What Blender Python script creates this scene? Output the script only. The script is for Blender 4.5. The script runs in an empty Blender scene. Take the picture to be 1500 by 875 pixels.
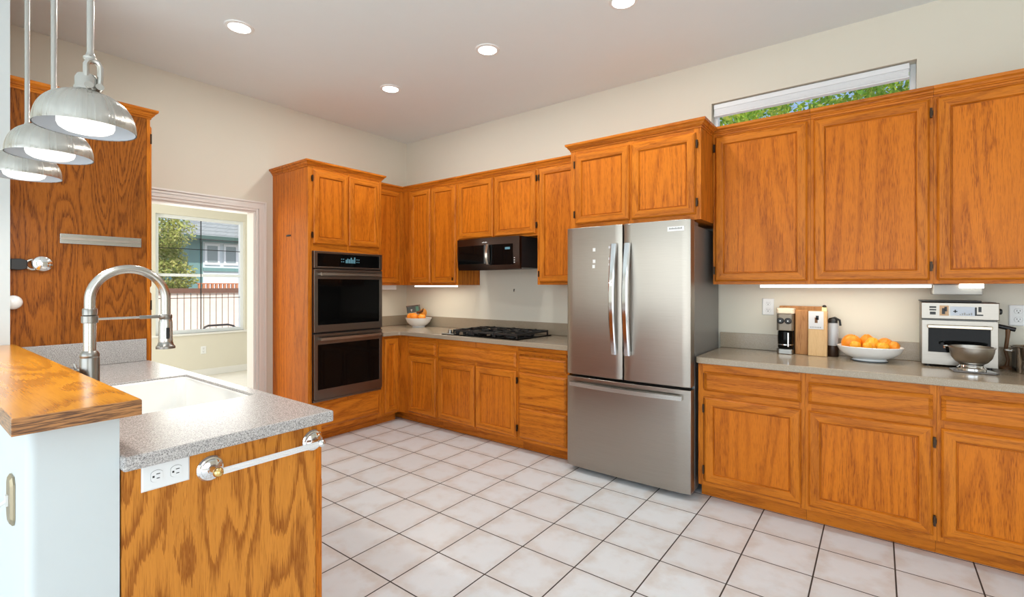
import bpy, bmesh, math, random
import numpy as np
from mathutils import Vector, Matrix
random.seed(7)
PI = math.pi
S = bpy.context.scene
COL = S.collection

# ------------------------------------------------------------------ camera, world, light, exposure
FPX = 704.0
TH = math.atan(535.7 / FPX)
camd = bpy.data.cameras.new('camera')
cam = bpy.data.objects.new('camera', camd); COL.objects.link(cam)
camd.sensor_width = 36.0; camd.sensor_fit = 'HORIZONTAL'
camd.lens = 36.0 * FPX / 1500.0
camd.shift_y = -17.6 / 1500.0
camd.clip_start = 0.02; camd.clip_end = 300
cam.location = (4.48, -3.81, 1.365)
cam.rotation_euler = (PI / 2, 0, TH)
S.camera = cam

S.view_settings.view_transform = 'Standard'
S.view_settings.look = 'None'
S.view_settings.gamma = 1.0
S.view_settings.use_curve_mapping = False
S.view_settings.exposure = 0.0
try:
    S.cycles.use_denoising = True
    S.cycles.sample_clamp_indirect = 5.0
    S.cycles.max_bounces = 10
    S.cycles.diffuse_bounces = 5
    S.cycles.transparent_max_bounces = 16
except Exception:
    pass

w = bpy.data.worlds.new('sky_world'); S.world = w; w.use_nodes = True
wn = w.node_tree.nodes; wl = w.node_tree.links
bg = wn['Background']
sky = wn.new('ShaderNodeTexSky'); sky.sky_type = 'NISHITA'; sky.sun_disc = False
sky.sun_elevation = math.radians(52); sky.sun_rotation = math.radians(110); sky.altitude = 100; sky.dust_density = 2.0
wl.new(sky.outputs[0], bg.inputs[0]); bg.inputs[1].default_value = 0.22

def lamp(name, kind, loc, energy, color=(1, 1, 1), target=None, **kw):
    d = bpy.data.lights.new(name, kind); d.energy = energy; d.color = color
    for k, v in kw.items(): setattr(d, k, v)
    o = bpy.data.objects.new(name, d); COL.objects.link(o); o.location = loc
    if target is not None:
        o.rotation_euler = (Vector(target) - Vector(loc)).to_track_quat('-Z', 'Y').to_euler()
    return o

lamp('sun', 'SUN', (8, -4, 12), 4.2, (1.0, .95, .86), target=(-2, 1.5, 0), angle=math.radians(1.0))
# added fill lights at invented, unseen openings behind and beside the camera
lamp('rear_fill_light', 'AREA', (3.6, -7.30, 1.45), 128, (.86, .95, 1.0), target=(3.6, 0, 1.45), shape='RECTANGLE', size=5.9, size_y=2.5)
lamp('side_fill_light', 'AREA', (6.85, -4.3, 1.5), 36, (.86, .95, 1.0), target=(0, -4.0, 1.5), shape='RECTANGLE', size=3.0, size_y=2.0)
lamp('far_room_end_fill', 'AREA', (-1.9, -4.88, 1.5), 95, (1.0, .97, .90), target=(-2.2, 0, 1.3), shape='RECTANGLE', size=2.0, size_y=1.8)  # added fill that brightens the far room from an invented opening
lamp('far_room_daylight', 'AREA', (-3.60, -0.83, 1.55), 26, (1.0, .98, .94), target=(0, -1.6, 1.2), shape='RECTANGLE', size=1.1, size_y=1.6)

# ------------------------------------------------------------------ node helpers and materials
class NT:
    def __init__(s, name):
        m = bpy.data.materials.new(name); m.use_nodes = True
        s.m = m; s.n = m.node_tree.nodes; s.l = m.node_tree.links
        s.b = s.n['Principled BSDF']
    def node(s, t, **kw):
        n = s.n.new(t)
        for k, v in kw.items(): setattr(n, k, v)
        return n
    def put(s, sock, v):
        if isinstance(v, (int, float)): sock.default_value = v
        elif isinstance(v, (tuple, list)):
            sock.default_value = tuple(v) if len(sock.default_value) == len(v) else tuple(v) + (1,)
        else: s.l.new(v, sock)
    def math(s, op, a, b=0.0, c=0.0):
        n = s.node('ShaderNodeMath', operation=op)
        s.put(n.inputs[0], a); s.put(n.inputs[1], b); s.put(n.inputs[2], c)
        return n.outputs[0]
    def vmath(s, op, a, b):
        n = s.node('ShaderNodeVectorMath', operation=op)
        s.put(n.inputs[0], a); s.put(n.inputs[1], b)
        return n.outputs[0]
    def noise(s, vec, scale, detail=2.0, rough=.5, dist=0.0):
        n = s.node('ShaderNodeTexNoise')
        s.put(n.inputs['Vector'], vec); n.inputs['Scale'].default_value = scale
        n.inputs['Detail'].default_value = detail; n.inputs['Roughness'].default_value = rough
        n.inputs['Distortion'].default_value = dist
        return n.outputs['Fac']
    def step(s, v, lo, hi, a=0.0, b=1.0):
        n = s.node('ShaderNodeMapRange', interpolation_type='SMOOTHSTEP')
        s.put(n.inputs[0], v)
        for i, x in enumerate((lo, hi, a, b)): n.inputs[i + 1].default_value = x
        return n.outputs[0]
    def mix(s, f, a, b):
        n = s.node('ShaderNodeMix', data_type='RGBA')
        s.put(n.inputs[0], f); s.put(n.inputs[6], a); s.put(n.inputs[7], b)
        return n.outputs[2]
    def bump(s, h, strength=.3, dist=.002):
        n = s.node('ShaderNodeBump'); n.inputs['Strength'].default_value = strength; n.inputs['Distance'].default_value = dist
        s.l.new(h, n.inputs['Height']); s.l.new(n.outputs[0], s.b.inputs['Normal'])
    def obj(s): return s.node('ShaderNodeTexCoord').outputs['Object']
    def rnd(s): return s.node('ShaderNodeObjectInfo').outputs['Random']
    def set(s, **kw):
        for k, v in kw.items(): s.put(s.b.inputs[k.replace('_', ' ')], v)
        return s

def plain(name, col, rough=.5, metal=0.0, coat=0.0, noise=0.0, spec=.5):
    t = NT(name); t.set(Roughness=rough, Metallic=metal, Coat_Weight=coat, Specular_IOR_Level=spec)
    if noise:
        n = t.noise(t.obj(), 9.0, 3)
        t.set(Base_Color=t.mix(n, tuple(c * (1 - noise) for c in col), tuple(min(1, c * (1 + noise)) for c in col)))
    else: t.set(Base_Color=col)
    return t.m

def oak(name, axis, light=(.63, .192, .015), dark=(.30, .070, .005), ring=.46, pores=.45, K=13.0, rough=.34, scale=4.2, stretch=.10, coat=.03):
    t = NT(name)
    r = t.rnd()
    cmb = t.node('ShaderNodeCombineXYZ')
    for i in range(3): t.put(cmb.inputs[i], t.math('MULTIPLY', r, (17.3, 9.1, 23.7)[i]))
    v = t.vmath('ADD', t.obj(), cmb.outputs[0])
    s1 = [1.0, 1.0, 1.0]; s1[axis] = stretch
    v1 = t.vmath('MULTIPLY', v, tuple(s1))
    n1 = t.noise(v1, scale, 1.5, .45, .25)
    s2 = [1.0, 1.0, 1.0]; s2[axis] = .055
    v2 = t.vmath('MULTIPLY', v, tuple(s2))
    n2 = t.noise(v2, 300, 2.0, .6)
    n4 = t.noise(v2, 60, 2.0, .5)
    ph = t.math('ADD', t.math('MULTIPLY', n1, K), t.math('ADD', t.math('MULTIPLY', n4, .55), t.math('MULTIPLY', n2, .75)))
    rg = t.math('FRACT', ph)
    rmask = t.math('MULTIPLY', t.step(rg, .30, .92, 0.0, ring), t.step(rg, .93, 1.0, 1.0, 0.0))
    pm = t.step(n2, .47, .66, 0.0, pores)
    pm2 = t.step(n4, .42, .70, 0.0, .14)
    f = t.math('MINIMUM', t.math('ADD', t.math('ADD', rmask, t.math('MULTIPLY', pm, t.math('ADD', .40, rg))), pm2), 1.0)
    n3 = t.noise(v1, 2.2, 2)
    lt = t.mix(n3, tuple(c * .84 for c in light), tuple(c * 1.12 for c in light))
    lt = t.mix(t.math('MULTIPLY', r, .30), lt, tuple(c * e for c, e in zip(light, (.82, .76, .7))))
    t.set(Base_Color=t.mix(f, lt, dark), Roughness=rough, Coat_Weight=coat, Coat_Roughness=.22, Specular_IOR_Level=.18)
    t.bump(t.math('MULTIPLY', pm, -1.0), .25, .0008)
    return t.m

OX, OY, OZ = oak('oak_grain_x', 0), oak('oak_grain_y', 1), oak('oak_grain_z', 2)
OP = oak('oak_panel', 2, light=(.655, .186, .012), dark=(.33, .076, .005), ring=.40, pores=.60, K=14.0, stretch=.06)
VEN = oak('oak_veneer_bold', 2, light=(.70, .270, .040), dark=(.30, .088, .010), ring=.78, K=15.0, pores=.30, scale=4.6, stretch=.17)
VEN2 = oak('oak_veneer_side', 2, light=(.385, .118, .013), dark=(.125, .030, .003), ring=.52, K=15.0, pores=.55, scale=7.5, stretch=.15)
BAR = oak('oak_bar_top', 0, light=(.80, .335, .026), dark=(.38, .125, .012), ring=.6, K=10.0, pores=.10, scale=3.0, stretch=.40, rough=.2, coat=.5)

def ply_edge():
    t = NT('plywood_edge')
    v = t.vmath('MULTIPLY', t.obj(), (1.2, 1.2, 30.0))
    n = t.noise(v, 14, 3, .6, .4)
    t.set(Base_Color=t.mix(t.step(n, .38, .62), (.10, .035, .010), (.46, .20, .060)), Roughness=.4, Coat_Weight=.3)
    return t.m
PLY = ply_edge()

def counter_mat(name, a, b, c, rough):
    t = NT(name)
    o = t.obj()
    n = t.noise(o, 260, 2, .7); n2 = t.noise(o, 330, 1, .5); n3 = t.noise(o, 3, 2)
    base = t.mix(t.step(n, .40, .60), a, b)
    base = t.mix(t.step(n2, .57, .66, 0, .85), base, c)
    base = t.mix(t.math('MULTIPLY', n3, .12), base, tuple(x * .8 for x in a))
    t.set(Base_Color=base, Roughness=rough, Specular_IOR_Level=.5)
    return t.m
CTR = counter_mat('solid_surface_taupe', (.325, .262, .188), (.39, .322, .236), (.45, .385, .30), .18)
GRAN = counter_mat('solid_surface_speckled', (.36, .34, .325), (.62, .59, .57), (.13, .12, .125), .26)

def tile_floor():
    t = NT('ceramic_floor_tile')
    px, py, x0, y0 = .3100, .3070, 1.137, -.848
    sp = t.node('ShaderNodeSeparateXYZ'); t.put(sp.inputs[0], t.obj())
    u = t.math('DIVIDE', t.math('SUBTRACT', sp.outputs[0], x0), px)
    v = t.math('DIVIDE', t.math('SUBTRACT', sp.outputs[1], y0), py)
    fu, fv = t.math('FRACT', u), t.math('FRACT', v)
    eu = t.math('MINIMUM', fu, t.math('SUBTRACT', 1.0, fu)); ev = t.math('MINIMUM', fv, t.math('SUBTRACT', 1.0, fv))
    e = t.math('MINIMUM', eu, ev)
    g = t.step(e, .0085, .0125, 1.0, 0.0)
    cell = t.node('ShaderNodeCombineXYZ'); t.put(cell.inputs[0], t.math('FLOOR', u)); t.put(cell.inputs[1], t.math('FLOOR', v))
    wn_ = t.node('ShaderNodeTexWhiteNoise', noise_dimensions='3D'); t.l.new(cell.outputs[0], wn_.inputs[0])
    off = t.vmath('MULTIPLY', wn_.outputs['Color'], (31.0, 17.0, 9.0))
    p = t.vmath('ADD', t.obj(), off)
    m1 = t.noise(p, 7.0, 4, .6); m2 = t.noise(p, 22.0, 3, .6)
    edge = t.math('ADD', t.step(e, .02, .28, .55, 0.0), t.math('MULTIPLY', t.math('SUBTRACT', m1, .5), 2.2))
    c = t.mix(t.step(edge, -.05, .85), (.755, .785, .815), (.65, .61, .585))
    c = t.mix(t.step(m2, .35, .75, 0, .3), c, (.80, .82, .84))
    c = t.mix(t.math('MULTIPLY', wn_.outputs['Value'], .12), c, (.52, .46, .42))
    c = t.mix(g, c, (.045, .032, .026))
    t.set(Base_Color=c, Roughness=t.math('ADD', .30, t.math('MULTIPLY', g, .5)), Specular_IOR_Level=.45)
    t.bump(t.math('SUBTRACT', t.math('MULTIPLY', m2, .06), g), .35, .002)
    return t.m
TILE = tile_floor()

def brushed(name, col, rough=.28, aniso=.6, along=0):
    t = NT(name)
    sc = [240.0, 240.0, 240.0]; sc[along] = 2.0
    n = t.noise(t.vmath('MULTIPLY', t.obj(), tuple(sc)), 1.0, 2)
    t.set(Base_Color=t.mix(n, tuple(c * .93 for c in col), tuple(min(1, c * 1.06) for c in col)), Metallic=1.0, Roughness=t.math('ADD', rough - .04, t.math('MULTIPLY', n, .08)))
    t.set(Anisotropic=aniso)
    tg = t.node('ShaderNodeTangent', direction_type='UV_MAP'); t.l.new(tg.outputs[0], t.b.inputs['Tangent'])
    return t.m
STEEL = brushed('brushed_stainless', (.375, .338, .296), .30, .75)
TSTEEL = brushed('toaster_steel', (.34, .31, .275), .30, .5)
DSTEEL = brushed('dark_stainless', (.20, .175, .155), .32, .5)
NICK = plain('brushed_nickel', (.52, .505, .475), .24, 1.0)
NICKD = plain('brushed_nickel_dull', (.30, .29, .27), .30, 1.0)
POLISH = plain('polished_steel', (.70, .72, .75), .13, 1.0)
CHROME = plain('chrome', (.80, .80, .80), .08, 1.0)
BRASS = plain('brass', (.78, .55, .22), .2, 1.0)
ABRASS = plain('antique_brass', (.42, .36, .25), .35, 1.0)
WALLM = plain('cream_wall_paint', (.725, .69, .59), .7, noise=.01)
WALLW = plain('white_wall_paint', (.615, .66, .665), .6, noise=.01)
CEILM = plain('ceiling_paint', (.80, .855, .86), .8, noise=.01)
TRIMW = plain('white_trim_paint', (.80, .79, .76), .4, noise=.01)
VINYL = plain('white_vinyl', (.84, .88, .91), .4)
BLACKG = plain('black_glass', (.003, .003, .003), .06, 0, 0, spec=.12)
BLACKP = plain('black_plastic', (.012, .012, .013), .4)
DARKG = plain('dark_grey_sheet', (.25, .25, .245), .42, .5)
IRON = plain('black_cast_iron', (.010, .010, .010), .42)
HINGE = plain('dark_bronze_hinge', (.055, .030, .016), .4, .7)
WPLAS = plain('white_plastic', (.83, .84, .84), .35)
CER = plain('white_ceramic', (.86, .87, .87), .12, 0, .3)
SINKM = plain('white_sink_enamel', (.88, .88, .85), .15, 0, .3)
CARPET = plain('white_carpet', (.72, .69, .63), .95, noise=.06)
ORNG = plain('orange_skin', (.86, .27, .010), .4, noise=.12)
YELO = plain('yellow_flesh', (.85, .38, .018), .4, noise=.12)
BOARDC = oak('cherry_board', 2, light=(.50, .24, .085), dark=(.26, .10, .03), ring=.3, K=8)
BOARDM = oak('maple_board', 2, light=(.70, .47, .24), dark=(.50, .28, .12), ring=.25, K=6)
BROWN = plain('brown_wood', (.16, .07, .025), .5, noise=.2)
PAPER = plain('grey_paper', (.62, .62, .64), .7)
BEIGE = plain('beige_plastic', (.72, .60, .45), .45)
def shingle():
    t = NT('grey_shingle'); o = t.obj()
    sp = t.node('ShaderNodeSeparateXYZ'); t.put(sp.inputs[0], o)
    row = t.math('MULTIPLY', sp.outputs[2], 7.0); f = t.math('FRACT', row)
    col = t.math('FRACT', t.math('ADD', t.math('MULTIPLY', t.math('ADD', sp.outputs[1], sp.outputs[0]), 3.0), t.math('MULTIPLY', t.math('FLOOR', row), .37)))
    ln = t.math('MAXIMUM', t.step(f, .0, .22, 1.0, 0.0), t.step(col, .0, .08, .6, 0.0))
    n = t.noise(o, 6, 3)
    t.set(Base_Color=t.mix(ln, t.mix(n, (.20, .225, .225), (.34, .36, .355)), (.09, .10, .10)), Roughness=.9)
    return t.m
ROOFM = shingle()
FASC = plain('dark_green_fascia', (.05, .10, .085), .7)
TEAL = plain('teal_siding', (.16, .30, .30), .8, noise=.1)
PALEB = plain('pale_stucco', (.66, .74, .78), .85, noise=.05)
FENCEM = plain('pale_fence_board', (.80, .67, .58), .85, noise=.1)
FENCED = plain('brown_fence_rail', (.16, .08, .055), .8, noise=.2)
TERRA = plain('terracotta', (.60, .25, .13), .8, noise=.2)
CONC = plain('concrete_paving', (.55, .50, .45), .9, noise=.15)
BARK = plain('bark', (.055, .040, .028), .9, noise=.3)

def emit(name, col, s, base=(.8, .8, .8)):
    t = NT(name); t.set(Base_Color=base, Emission_Color=col, Emission_Strength=s); return t.m
LENS = emit('lit_lens', (1, .97, .92), 7.0)
LENSP = emit('lit_pendant_lens', (1, .97, .92), .8)
STRIP = emit('lit_strip', (1, .94, .80), 3.5)
DISP = emit('lit_display', (.25, .65, .8), .35, (.02, .03, .03))

def leafm(name, cols):
    t = NT(name)
    n = t.noise(t.obj(), 2.3, 3, .6); n2 = t.noise(t.obj(), 14.0, 2)
    c = t.mix(t.step(n, .35, .65), cols[0], cols[1]); c = t.mix(t.step(n2, .45, .7), c, cols[2])
    t.set(Base_Color=c, Roughness=.5)
    tr = t.node('ShaderNodeBsdfTranslucent'); t.put(tr.inputs[0], c)
    mx = t.node('ShaderNodeMixShader'); mx.inputs[0].default_value = .35
    out = t.n['Material Output']
    t.l.new(t.b.outputs[0], mx.inputs[1]); t.l.new(tr.outputs[0], mx.inputs[2]); t.l.new(mx.outputs[0], out.inputs[0])
    return t.m
LEAF1 = leafm('leaf_olive', ((.24, .32, .06), (.46, .50, .13), (.66, .58, .26)))
LEAF2 = leafm('leaf_green', ((.14, .36, .02), (.40, .62, .05), (.80, .78, .12)))

def glassm(name, tint=(1, 1, 1), g=.05):
    t = NT(name)
    tp = t.node('ShaderNodeBsdfTransparent'); t.put(tp.inputs[0], tint)
    gl = t.node('ShaderNodeBsdfGlossy'); gl.inputs['Roughness'].default_value = .02
    mx = t.node('ShaderNodeMixShader'); mx.inputs[0].default_value = g
    t.l.new(tp.outputs[0], mx.inputs[1]); t.l.new(gl.outputs[0], mx.inputs[2]); t.l.new(mx.outputs[0], t.n['Material Output'].inputs[0])
    return t.m
GLASS = glassm('window_glass')
CLEAR = glassm('clear_plastic', (.80, .82, .85), .22)

# ------------------------------------------------------------------ mesh builder
class MB:
    def __init__(s): s.v = []; s.f = []; s.mi = []; s.mats = []
    def m(s, mat):
        if mat not in s.mats: s.mats.append(mat)
        return s.mats.index(mat)
    def face(s, pts, mat):
        i = len(s.v); s.v += [tuple(p) for p in pts]; s.f.append(tuple(range(i, i + len(pts)))); s.mi.append(s.m(mat)); return s
    def box(s, x0, x1, y0, y1, z0, z1, mat, top=None, front=None, M=None):
        x0, x1 = min(x0, x1), max(x0, x1); y0, y1 = min(y0, y1), max(y0, y1); z0, z1 = min(z0, z1), max(z0, z1)
        P = [(x0, y0, z0), (x1, y0, z0), (x1, y1, z0), (x0, y1, z0), (x0, y0, z1), (x1, y0, z1), (x1, y1, z1), (x0, y1, z1)]
        if M is not None: P = [tuple(M @ Vector(p)) for p in P]
        i = len(s.v); s.v += P
        for k, q in enumerate(((0, 3, 2, 1), (4, 5, 6, 7), (0, 1, 5, 4), (1, 2, 6, 5), (2, 3, 7, 6), (3, 0, 4, 7))):
            s.f.append(tuple(i + a for a in q)); s.mi.append(s.m(top if (k == 1 and top) else front if (k == 2 and front) else mat))
        return s
    def rings(s, R, mats, cap0=True, cap1=None):
        """R: list of loops (equal length); mats: one material, or list per side index."""
        n = len(R[0]); i0 = len(s.v)
        for r in R: s.v += [tuple(p) for p in r]
        for a in range(len(R) - 1):
            for k in range(n):
                b = i0 + a * n; k2 = (k + 1) % n
                s.f.append((b + k, b + k2, b + n + k2, b + n + k)); s.mi.append(s.m(mats[k] if isinstance(mats, list) else mats))
        m0 = mats[0] if isinstance(mats, list) else mats
        if cap0: s.f.append(tuple(i0 + k for k in range(n))[::-1]); s.mi.append(s.m(m0))
        if cap1 is not False:
            b = i0 + (len(R) - 1) * n
            s.f.append(tuple(b + k for k in range(n))); s.mi.append(s.m(cap1 or m0))
        return s
    def lathe(s, prof, mat, c=(0, 0, 0), seg=32, cap0=True, cap1=True, M=None):
        R = []
        for r, z in prof:
            L = [Vector((r * math.cos(2 * PI * k / seg), r * math.sin(2 * PI * k / seg), z)) for k in range(seg)]
            if M is not None: L = [M @ p for p in L]
            R.append([(p[0] + c[0], p[1] + c[1], p[2] + c[2]) for p in L])
        return s.rings(R, mat, cap0, None if cap1 else False)
    def tube(s, path, r, mat, seg=12, cap=True):
        P = [Vector(p) for p in path]; R = []; ref = None
        for i, p in enumerate(P):
            d = (P[min(i + 1, len(P) - 1)] - P[max(i - 1, 0)]).normalized()
            if ref is None:
                ref = Vector((0, 0, 1)) if abs(d.z) < .9 else Vector((1, 0, 0))
            a = ref - d * ref.dot(d); a.normalize(); b = d.cross(a); ref = a
            rr = r[i] if isinstance(r, (list, tuple)) else r
            R.append([p + a * rr * math.cos(2 * PI * k / seg) + b * rr * math.sin(2 * PI * k / seg) for k in range(seg)])
        return s.rings(R, mat, cap, None if cap else False)
    def sweep(s, path, prof, mat):
        """profile (out, z) swept along an open xy polyline; out is to the right of travel"""
        n = len(path); R = []
        for i in range(n):
            p = Vector(path[i]); ds = []
            if i > 0: ds.append((Vector(path[i]) - Vector(path[i - 1])).normalized())
            if i < n - 1: ds.append((Vector(path[i + 1]) - Vector(path[i])).normalized())
            ns = [Vector((d.y, -d.x)) for d in ds]
            if len(ns) == 2:
                m = (ns[0] + ns[1]).normalized(); m = m / max(.2, m.dot(ns[0]))
            else: m = ns[0]
            R.append([(p.x + m.x * o, p.y + m.y * o, z) for o, z in prof])
        return s.rings(R, mat)
    def poly(s, pts, z0, z1, mat, top=None):
        R = [[(x, y, z0) for x, y in pts], [(x, y, z1) for x, y in pts]]
        return s.rings(R, mat, True, top or mat)
    def sphere(s, c, r, mat, seg=16, ring=10, M=None, fn=None):
        rx, ry, rz = r if isinstance(r, tuple) else (r, r, r)
        R = []
        for i in range(1, ring):
            a = PI * i / ring - PI / 2
            L = []
            for k in range(seg):
                p = Vector((rx * math.cos(a) * math.cos(2 * PI * k / seg), ry * math.cos(a) * math.sin(2 * PI * k / seg), rz * math.sin(a)))
                if fn: p = fn(p)
                if M is not None: p = M @ p
                L.append((p[0] + c[0], p[1] + c[1], p[2] + c[2]))
            R.append(L)
        return s.rings(R, mat)
    def build(s, name, parent=None, loc=None, rotz=0.0, smooth=None, bevel=0.0, uv=False, bseg=2):
        me = bpy.data.meshes.new(name); me.from_pydata(s.v, [], s.f)
        for m in s.mats: me.materials.append(m)
        me.polygons.foreach_set('material_index', s.mi)
        b = bmesh.new(); b.from_mesh(me)
        if bevel: bmesh.ops.remove_doubles(b, verts=b.verts, dist=1e-6)
        bmesh.ops.recalc_face_normals(b, faces=b.faces); b.to_mesh(me); b.free()
        if uv:
            L = me.uv_layers.new(name='UVMap')
            for p in me.polygons:
                nx, ny, nz = (abs(c) for c in p.normal)
                for li in p.loop_indices:
                    c = me.vertices[me.loops[li].vertex_index].co
                    L.data[li].uv = (c.x, c.z) if ny >= nx and ny >= nz else (c.y, c.z) if nx >= nz else (c.x, c.y)
        if smooth is not None:
            me.polygons.foreach_set('use_smooth', [True] * len(me.polygons))
            me.set_sharp_from_angle(angle=math.radians(smooth))
        me.update()
        o = bpy.data.objects.new(name, me); COL.objects.link(o)
        if parent is not None: o.parent = parent
        if loc is not None: o.location = loc
        o.rotation_euler[2] = rotz
        if bevel:
            md = o.modifiers.new('edge_bevel', 'BEVEL'); md.width = bevel; md.segments = bseg; md.limit_method = 'ANGLE'; md.angle_limit = math.radians(35)
        return o

def tag(o, label=None, cat=None, group=None, kind=None):
    if label: o['label'] = label
    if cat: o['category'] = cat
    if group: o['group'] = group
    if kind: o['kind'] = kind
    return o
def thing(name, label, cat, loc=(0, 0, 0), rotz=0.0, group=None):
    o = bpy.data.objects.new(name, None); COL.objects.link(o); o.location = loc; o.rotation_euler = (0, 0, rotz)
    o.empty_display_size = .05
    return tag(o, label, cat, group)
def struct(o): o['kind'] = 'structure'; return o
def rect(x0, x1, z0, z1, y): return [(x0, y, z0), (x1, y, z0), (x1, y, z1), (x0, y, z1)]

def slab_with_holes(us, vs, holes, t0, t1, axes, mat):
    """axis aligned slab; us/vs break lists, holes = set of (i,j) cells left open; axes maps (u,v,t)->xyz"""
    m = MB(); nu, nv = len(us) - 1, len(vs) - 1
    A = lambda u, v, t: axes(u, v, t)
    solid = lambda i, j: 0 <= i < nu and 0 <= j < nv and (i, j) not in holes
    for i in range(nu):
        for j in range(nv):
            if not solid(i, j): continue
            u0, u1, v0, v1 = us[i], us[i + 1], vs[j], vs[j + 1]
            m.face([A(u0, v0, t0), A(u1, v0, t0), A(u1, v1, t0), A(u0, v1, t0)], mat)
            m.face([A(u0, v0, t1), A(u0, v1, t1), A(u1, v1, t1), A(u1, v0, t1)], mat)
            for (di, dj, e) in ((-1, 0, ((u0, v0), (u0, v1))), (1, 0, ((u1, v1), (u1, v0))), (0, -1, ((u1, v0), (u0, v0))), (0, 1, ((u0, v1), (u1, v1)))):
                if not solid(i + di, j + dj):
                    (a, b), (c, d) = e
                    m.face([A(a, b, t0), A(c, d, t0), A(c, d, t1), A(a, b, t1)], mat)
    return m

# ------------------------------------------------------------------ room shell
CH = 3.068
RX, RY = 7.0, -7.45
m = MB(); m.box(0, RX, RY, 0, -.06, 0, TILE); struct(m.build('floor'))
cut_light = [(1.148, -1.155), (1.150, -2.385), (2.251, -1.171), (3.274, -1.131)]
m = MB(); m.box(-.12, RX + .12, RY - .12, .14, CH, CH + .1, CEILM); struct(m.build('ceiling'))
# back wall with the high window
WX0, WX1, WZ0, WZ1 = 3.478, 4.669, 2.36, 2.748
struct(slab_with_holes([-.12, WX0, WX1, RX + .12], [-.06, WZ0, WZ1, CH], {(1, 1)}, 0, .14, lambda u, v, t: (u, t, v), WALLM).build('wall_back'))
# left wall with the doorway
DY0, DY1, DZ = -2.64, -1.755, 2.045
struct(slab_with_holes([RY, DY0, DY1, 0], [-.06, 0, DZ, CH], {(1, 1)}, 0, -.12, lambda u, v, t: (t, u, v), WALLM).build('wall_left'))
struct(slab_with_holes([-.12, .55, 6.65, RX + .12], [-.06, .08, 2.80, CH], {(1, 1)}, RY, RY - .12, lambda u, v, t: (u, t, v), WALLM).build('wall_rear'))
struct(slab_with_holes([RY, -5.9, -2.7, 0], [-.06, .4, 2.6, CH], {(1, 1)}, RX, RX + .12, lambda u, v, t: (t, u, v), WALLM).build('wall_right'))

def window_unit(name, u0, u1, v0, v1, axes, t, fw=.05, mull=(), rails=(), dep=.05, mat=VINYL):
    fr = MB()
    def bx(a, b, c, d, e0=t, e1=None):
        e1 = t + dep if e1 is None else e1
        p = [axes(a, c, e0), axes(b, d, e1)]
        fr.box(p[0][0], p[1][0], p[0][1], p[1][1], p[0][2], p[1][2], mat)
    bx(u0, u0 + fw, v0, v1); bx(u1 - fw, u1, v0, v1); bx(u0 + fw, u1 - fw, v0, v0 + fw); bx(u0 + fw, u1 - fw, v1 - fw, v1)
    for q in mull: bx(q - fw / 2, q + fw / 2, v0 + fw, v1 - fw, t + .004, t + dep - .004)
    for q in rails: bx(u0 + fw, u1 - fw, q - fw * .42, q + fw * .42, t + .008, t + dep - .008)
    o = struct(fr.build(name, bevel=.003))
    g = MB(); mid = t + dep * .5
    g.face([axes(u0 + fw * .5, v0 + fw * .5, mid), axes(u1 - fw * .5, v0 + fw * .5, mid), axes(u1 - fw * .5, v1 - fw * .5, mid), axes(u0 + fw * .5, v1 - fw * .5, mid)], GLASS)
    g.build('pane', parent=o)
    return o
AXB = lambda u, v, t: (u, t, v)
AXL = lambda u, v, t: (t, u, v)
window_unit('window_1', WX0, WX1, WZ0, WZ1, AXB, .075, .028)
window_unit('added_window_rear', .55, 6.65, .08, 2.80, AXB, RY - .10, .06, mull=(2.58, 4.62))  # unseen window, added to hold the rear fill light
window_unit('added_window_side', -5.9, -2.7, .4, 2.6, AXL, RX + .04, .06, mull=(-4.3,))  # unseen window, made up around the side fill light

# far room beyond the doorway
FXW = -3.73
FW0, FW1, FZ0, FZ1 = -1.43, -.215, .66, 2.42
struct(slab_with_holes([-5.0, FW0, FW1, 1.2], [-.06, FZ0, FZ1, CH], {(1, 1)}, FXW, FXW - .12, AXL, WALLM).build('wall_far'))
m = MB(); m.box(FXW - .12, -.12, 1.2, 1.3, -.06, CH, WALLM); struct(m.build('wall_far_side'))
struct(slab_with_holes([FXW - .12, -2.95, -.85, -.12], [-.06, .55, 2.45, CH], {(1, 1)}, -5.0, -5.1, AXB, WALLM).build('wall_far_end'))
m = MB(); m.box(FXW, -.12, -5.0, 1.2, -.06, 0, CARPET); struct(m.build('floor_far'))
m = MB(); m.box(FXW - .12, -.12, -5.1, 1.3, CH - .15, CH + .05, CEILM); struct(m.build('ceiling_far'))
wo = window_unit('window_4', FW0, FW1, FZ0, FZ1, AXL, FXW - .11, .05, rails=(1.535,), dep=.06)
m = MB()
for yy in (-.83,): m.box(FXW - .064, FXW - .056, yy - .006, yy + .006, FZ0 + .05, FZ1 - .05, BLACKP)
for zz in (1.93, 1.19): m.box(FXW - .064, FXW - .056, FW0 + .05, FW1 - .05, zz - .005, zz + .005, BLACKP)
m.build('grille_bar', parent=wo)
m = MB(); m.box(FXW - .05, FXW + .025, FW0 - .04, FW1 + .04, FZ0 - .03, FZ0, TRIMW); m.build('window_sill', parent=wo, bevel=.004)
m = MB(); m.box(FXW, FXW + .014, -5.0, 1.2, 0, .10, TRIMW); struct(m.build('baseboard_far', bevel=.003))
window_unit('added_window_far_end', -2.95, -.85, .55, 2.45, AXB, -5.09, .05, mull=(-1.9,))  # hidden window, added only to carry the far room's fill light
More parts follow.
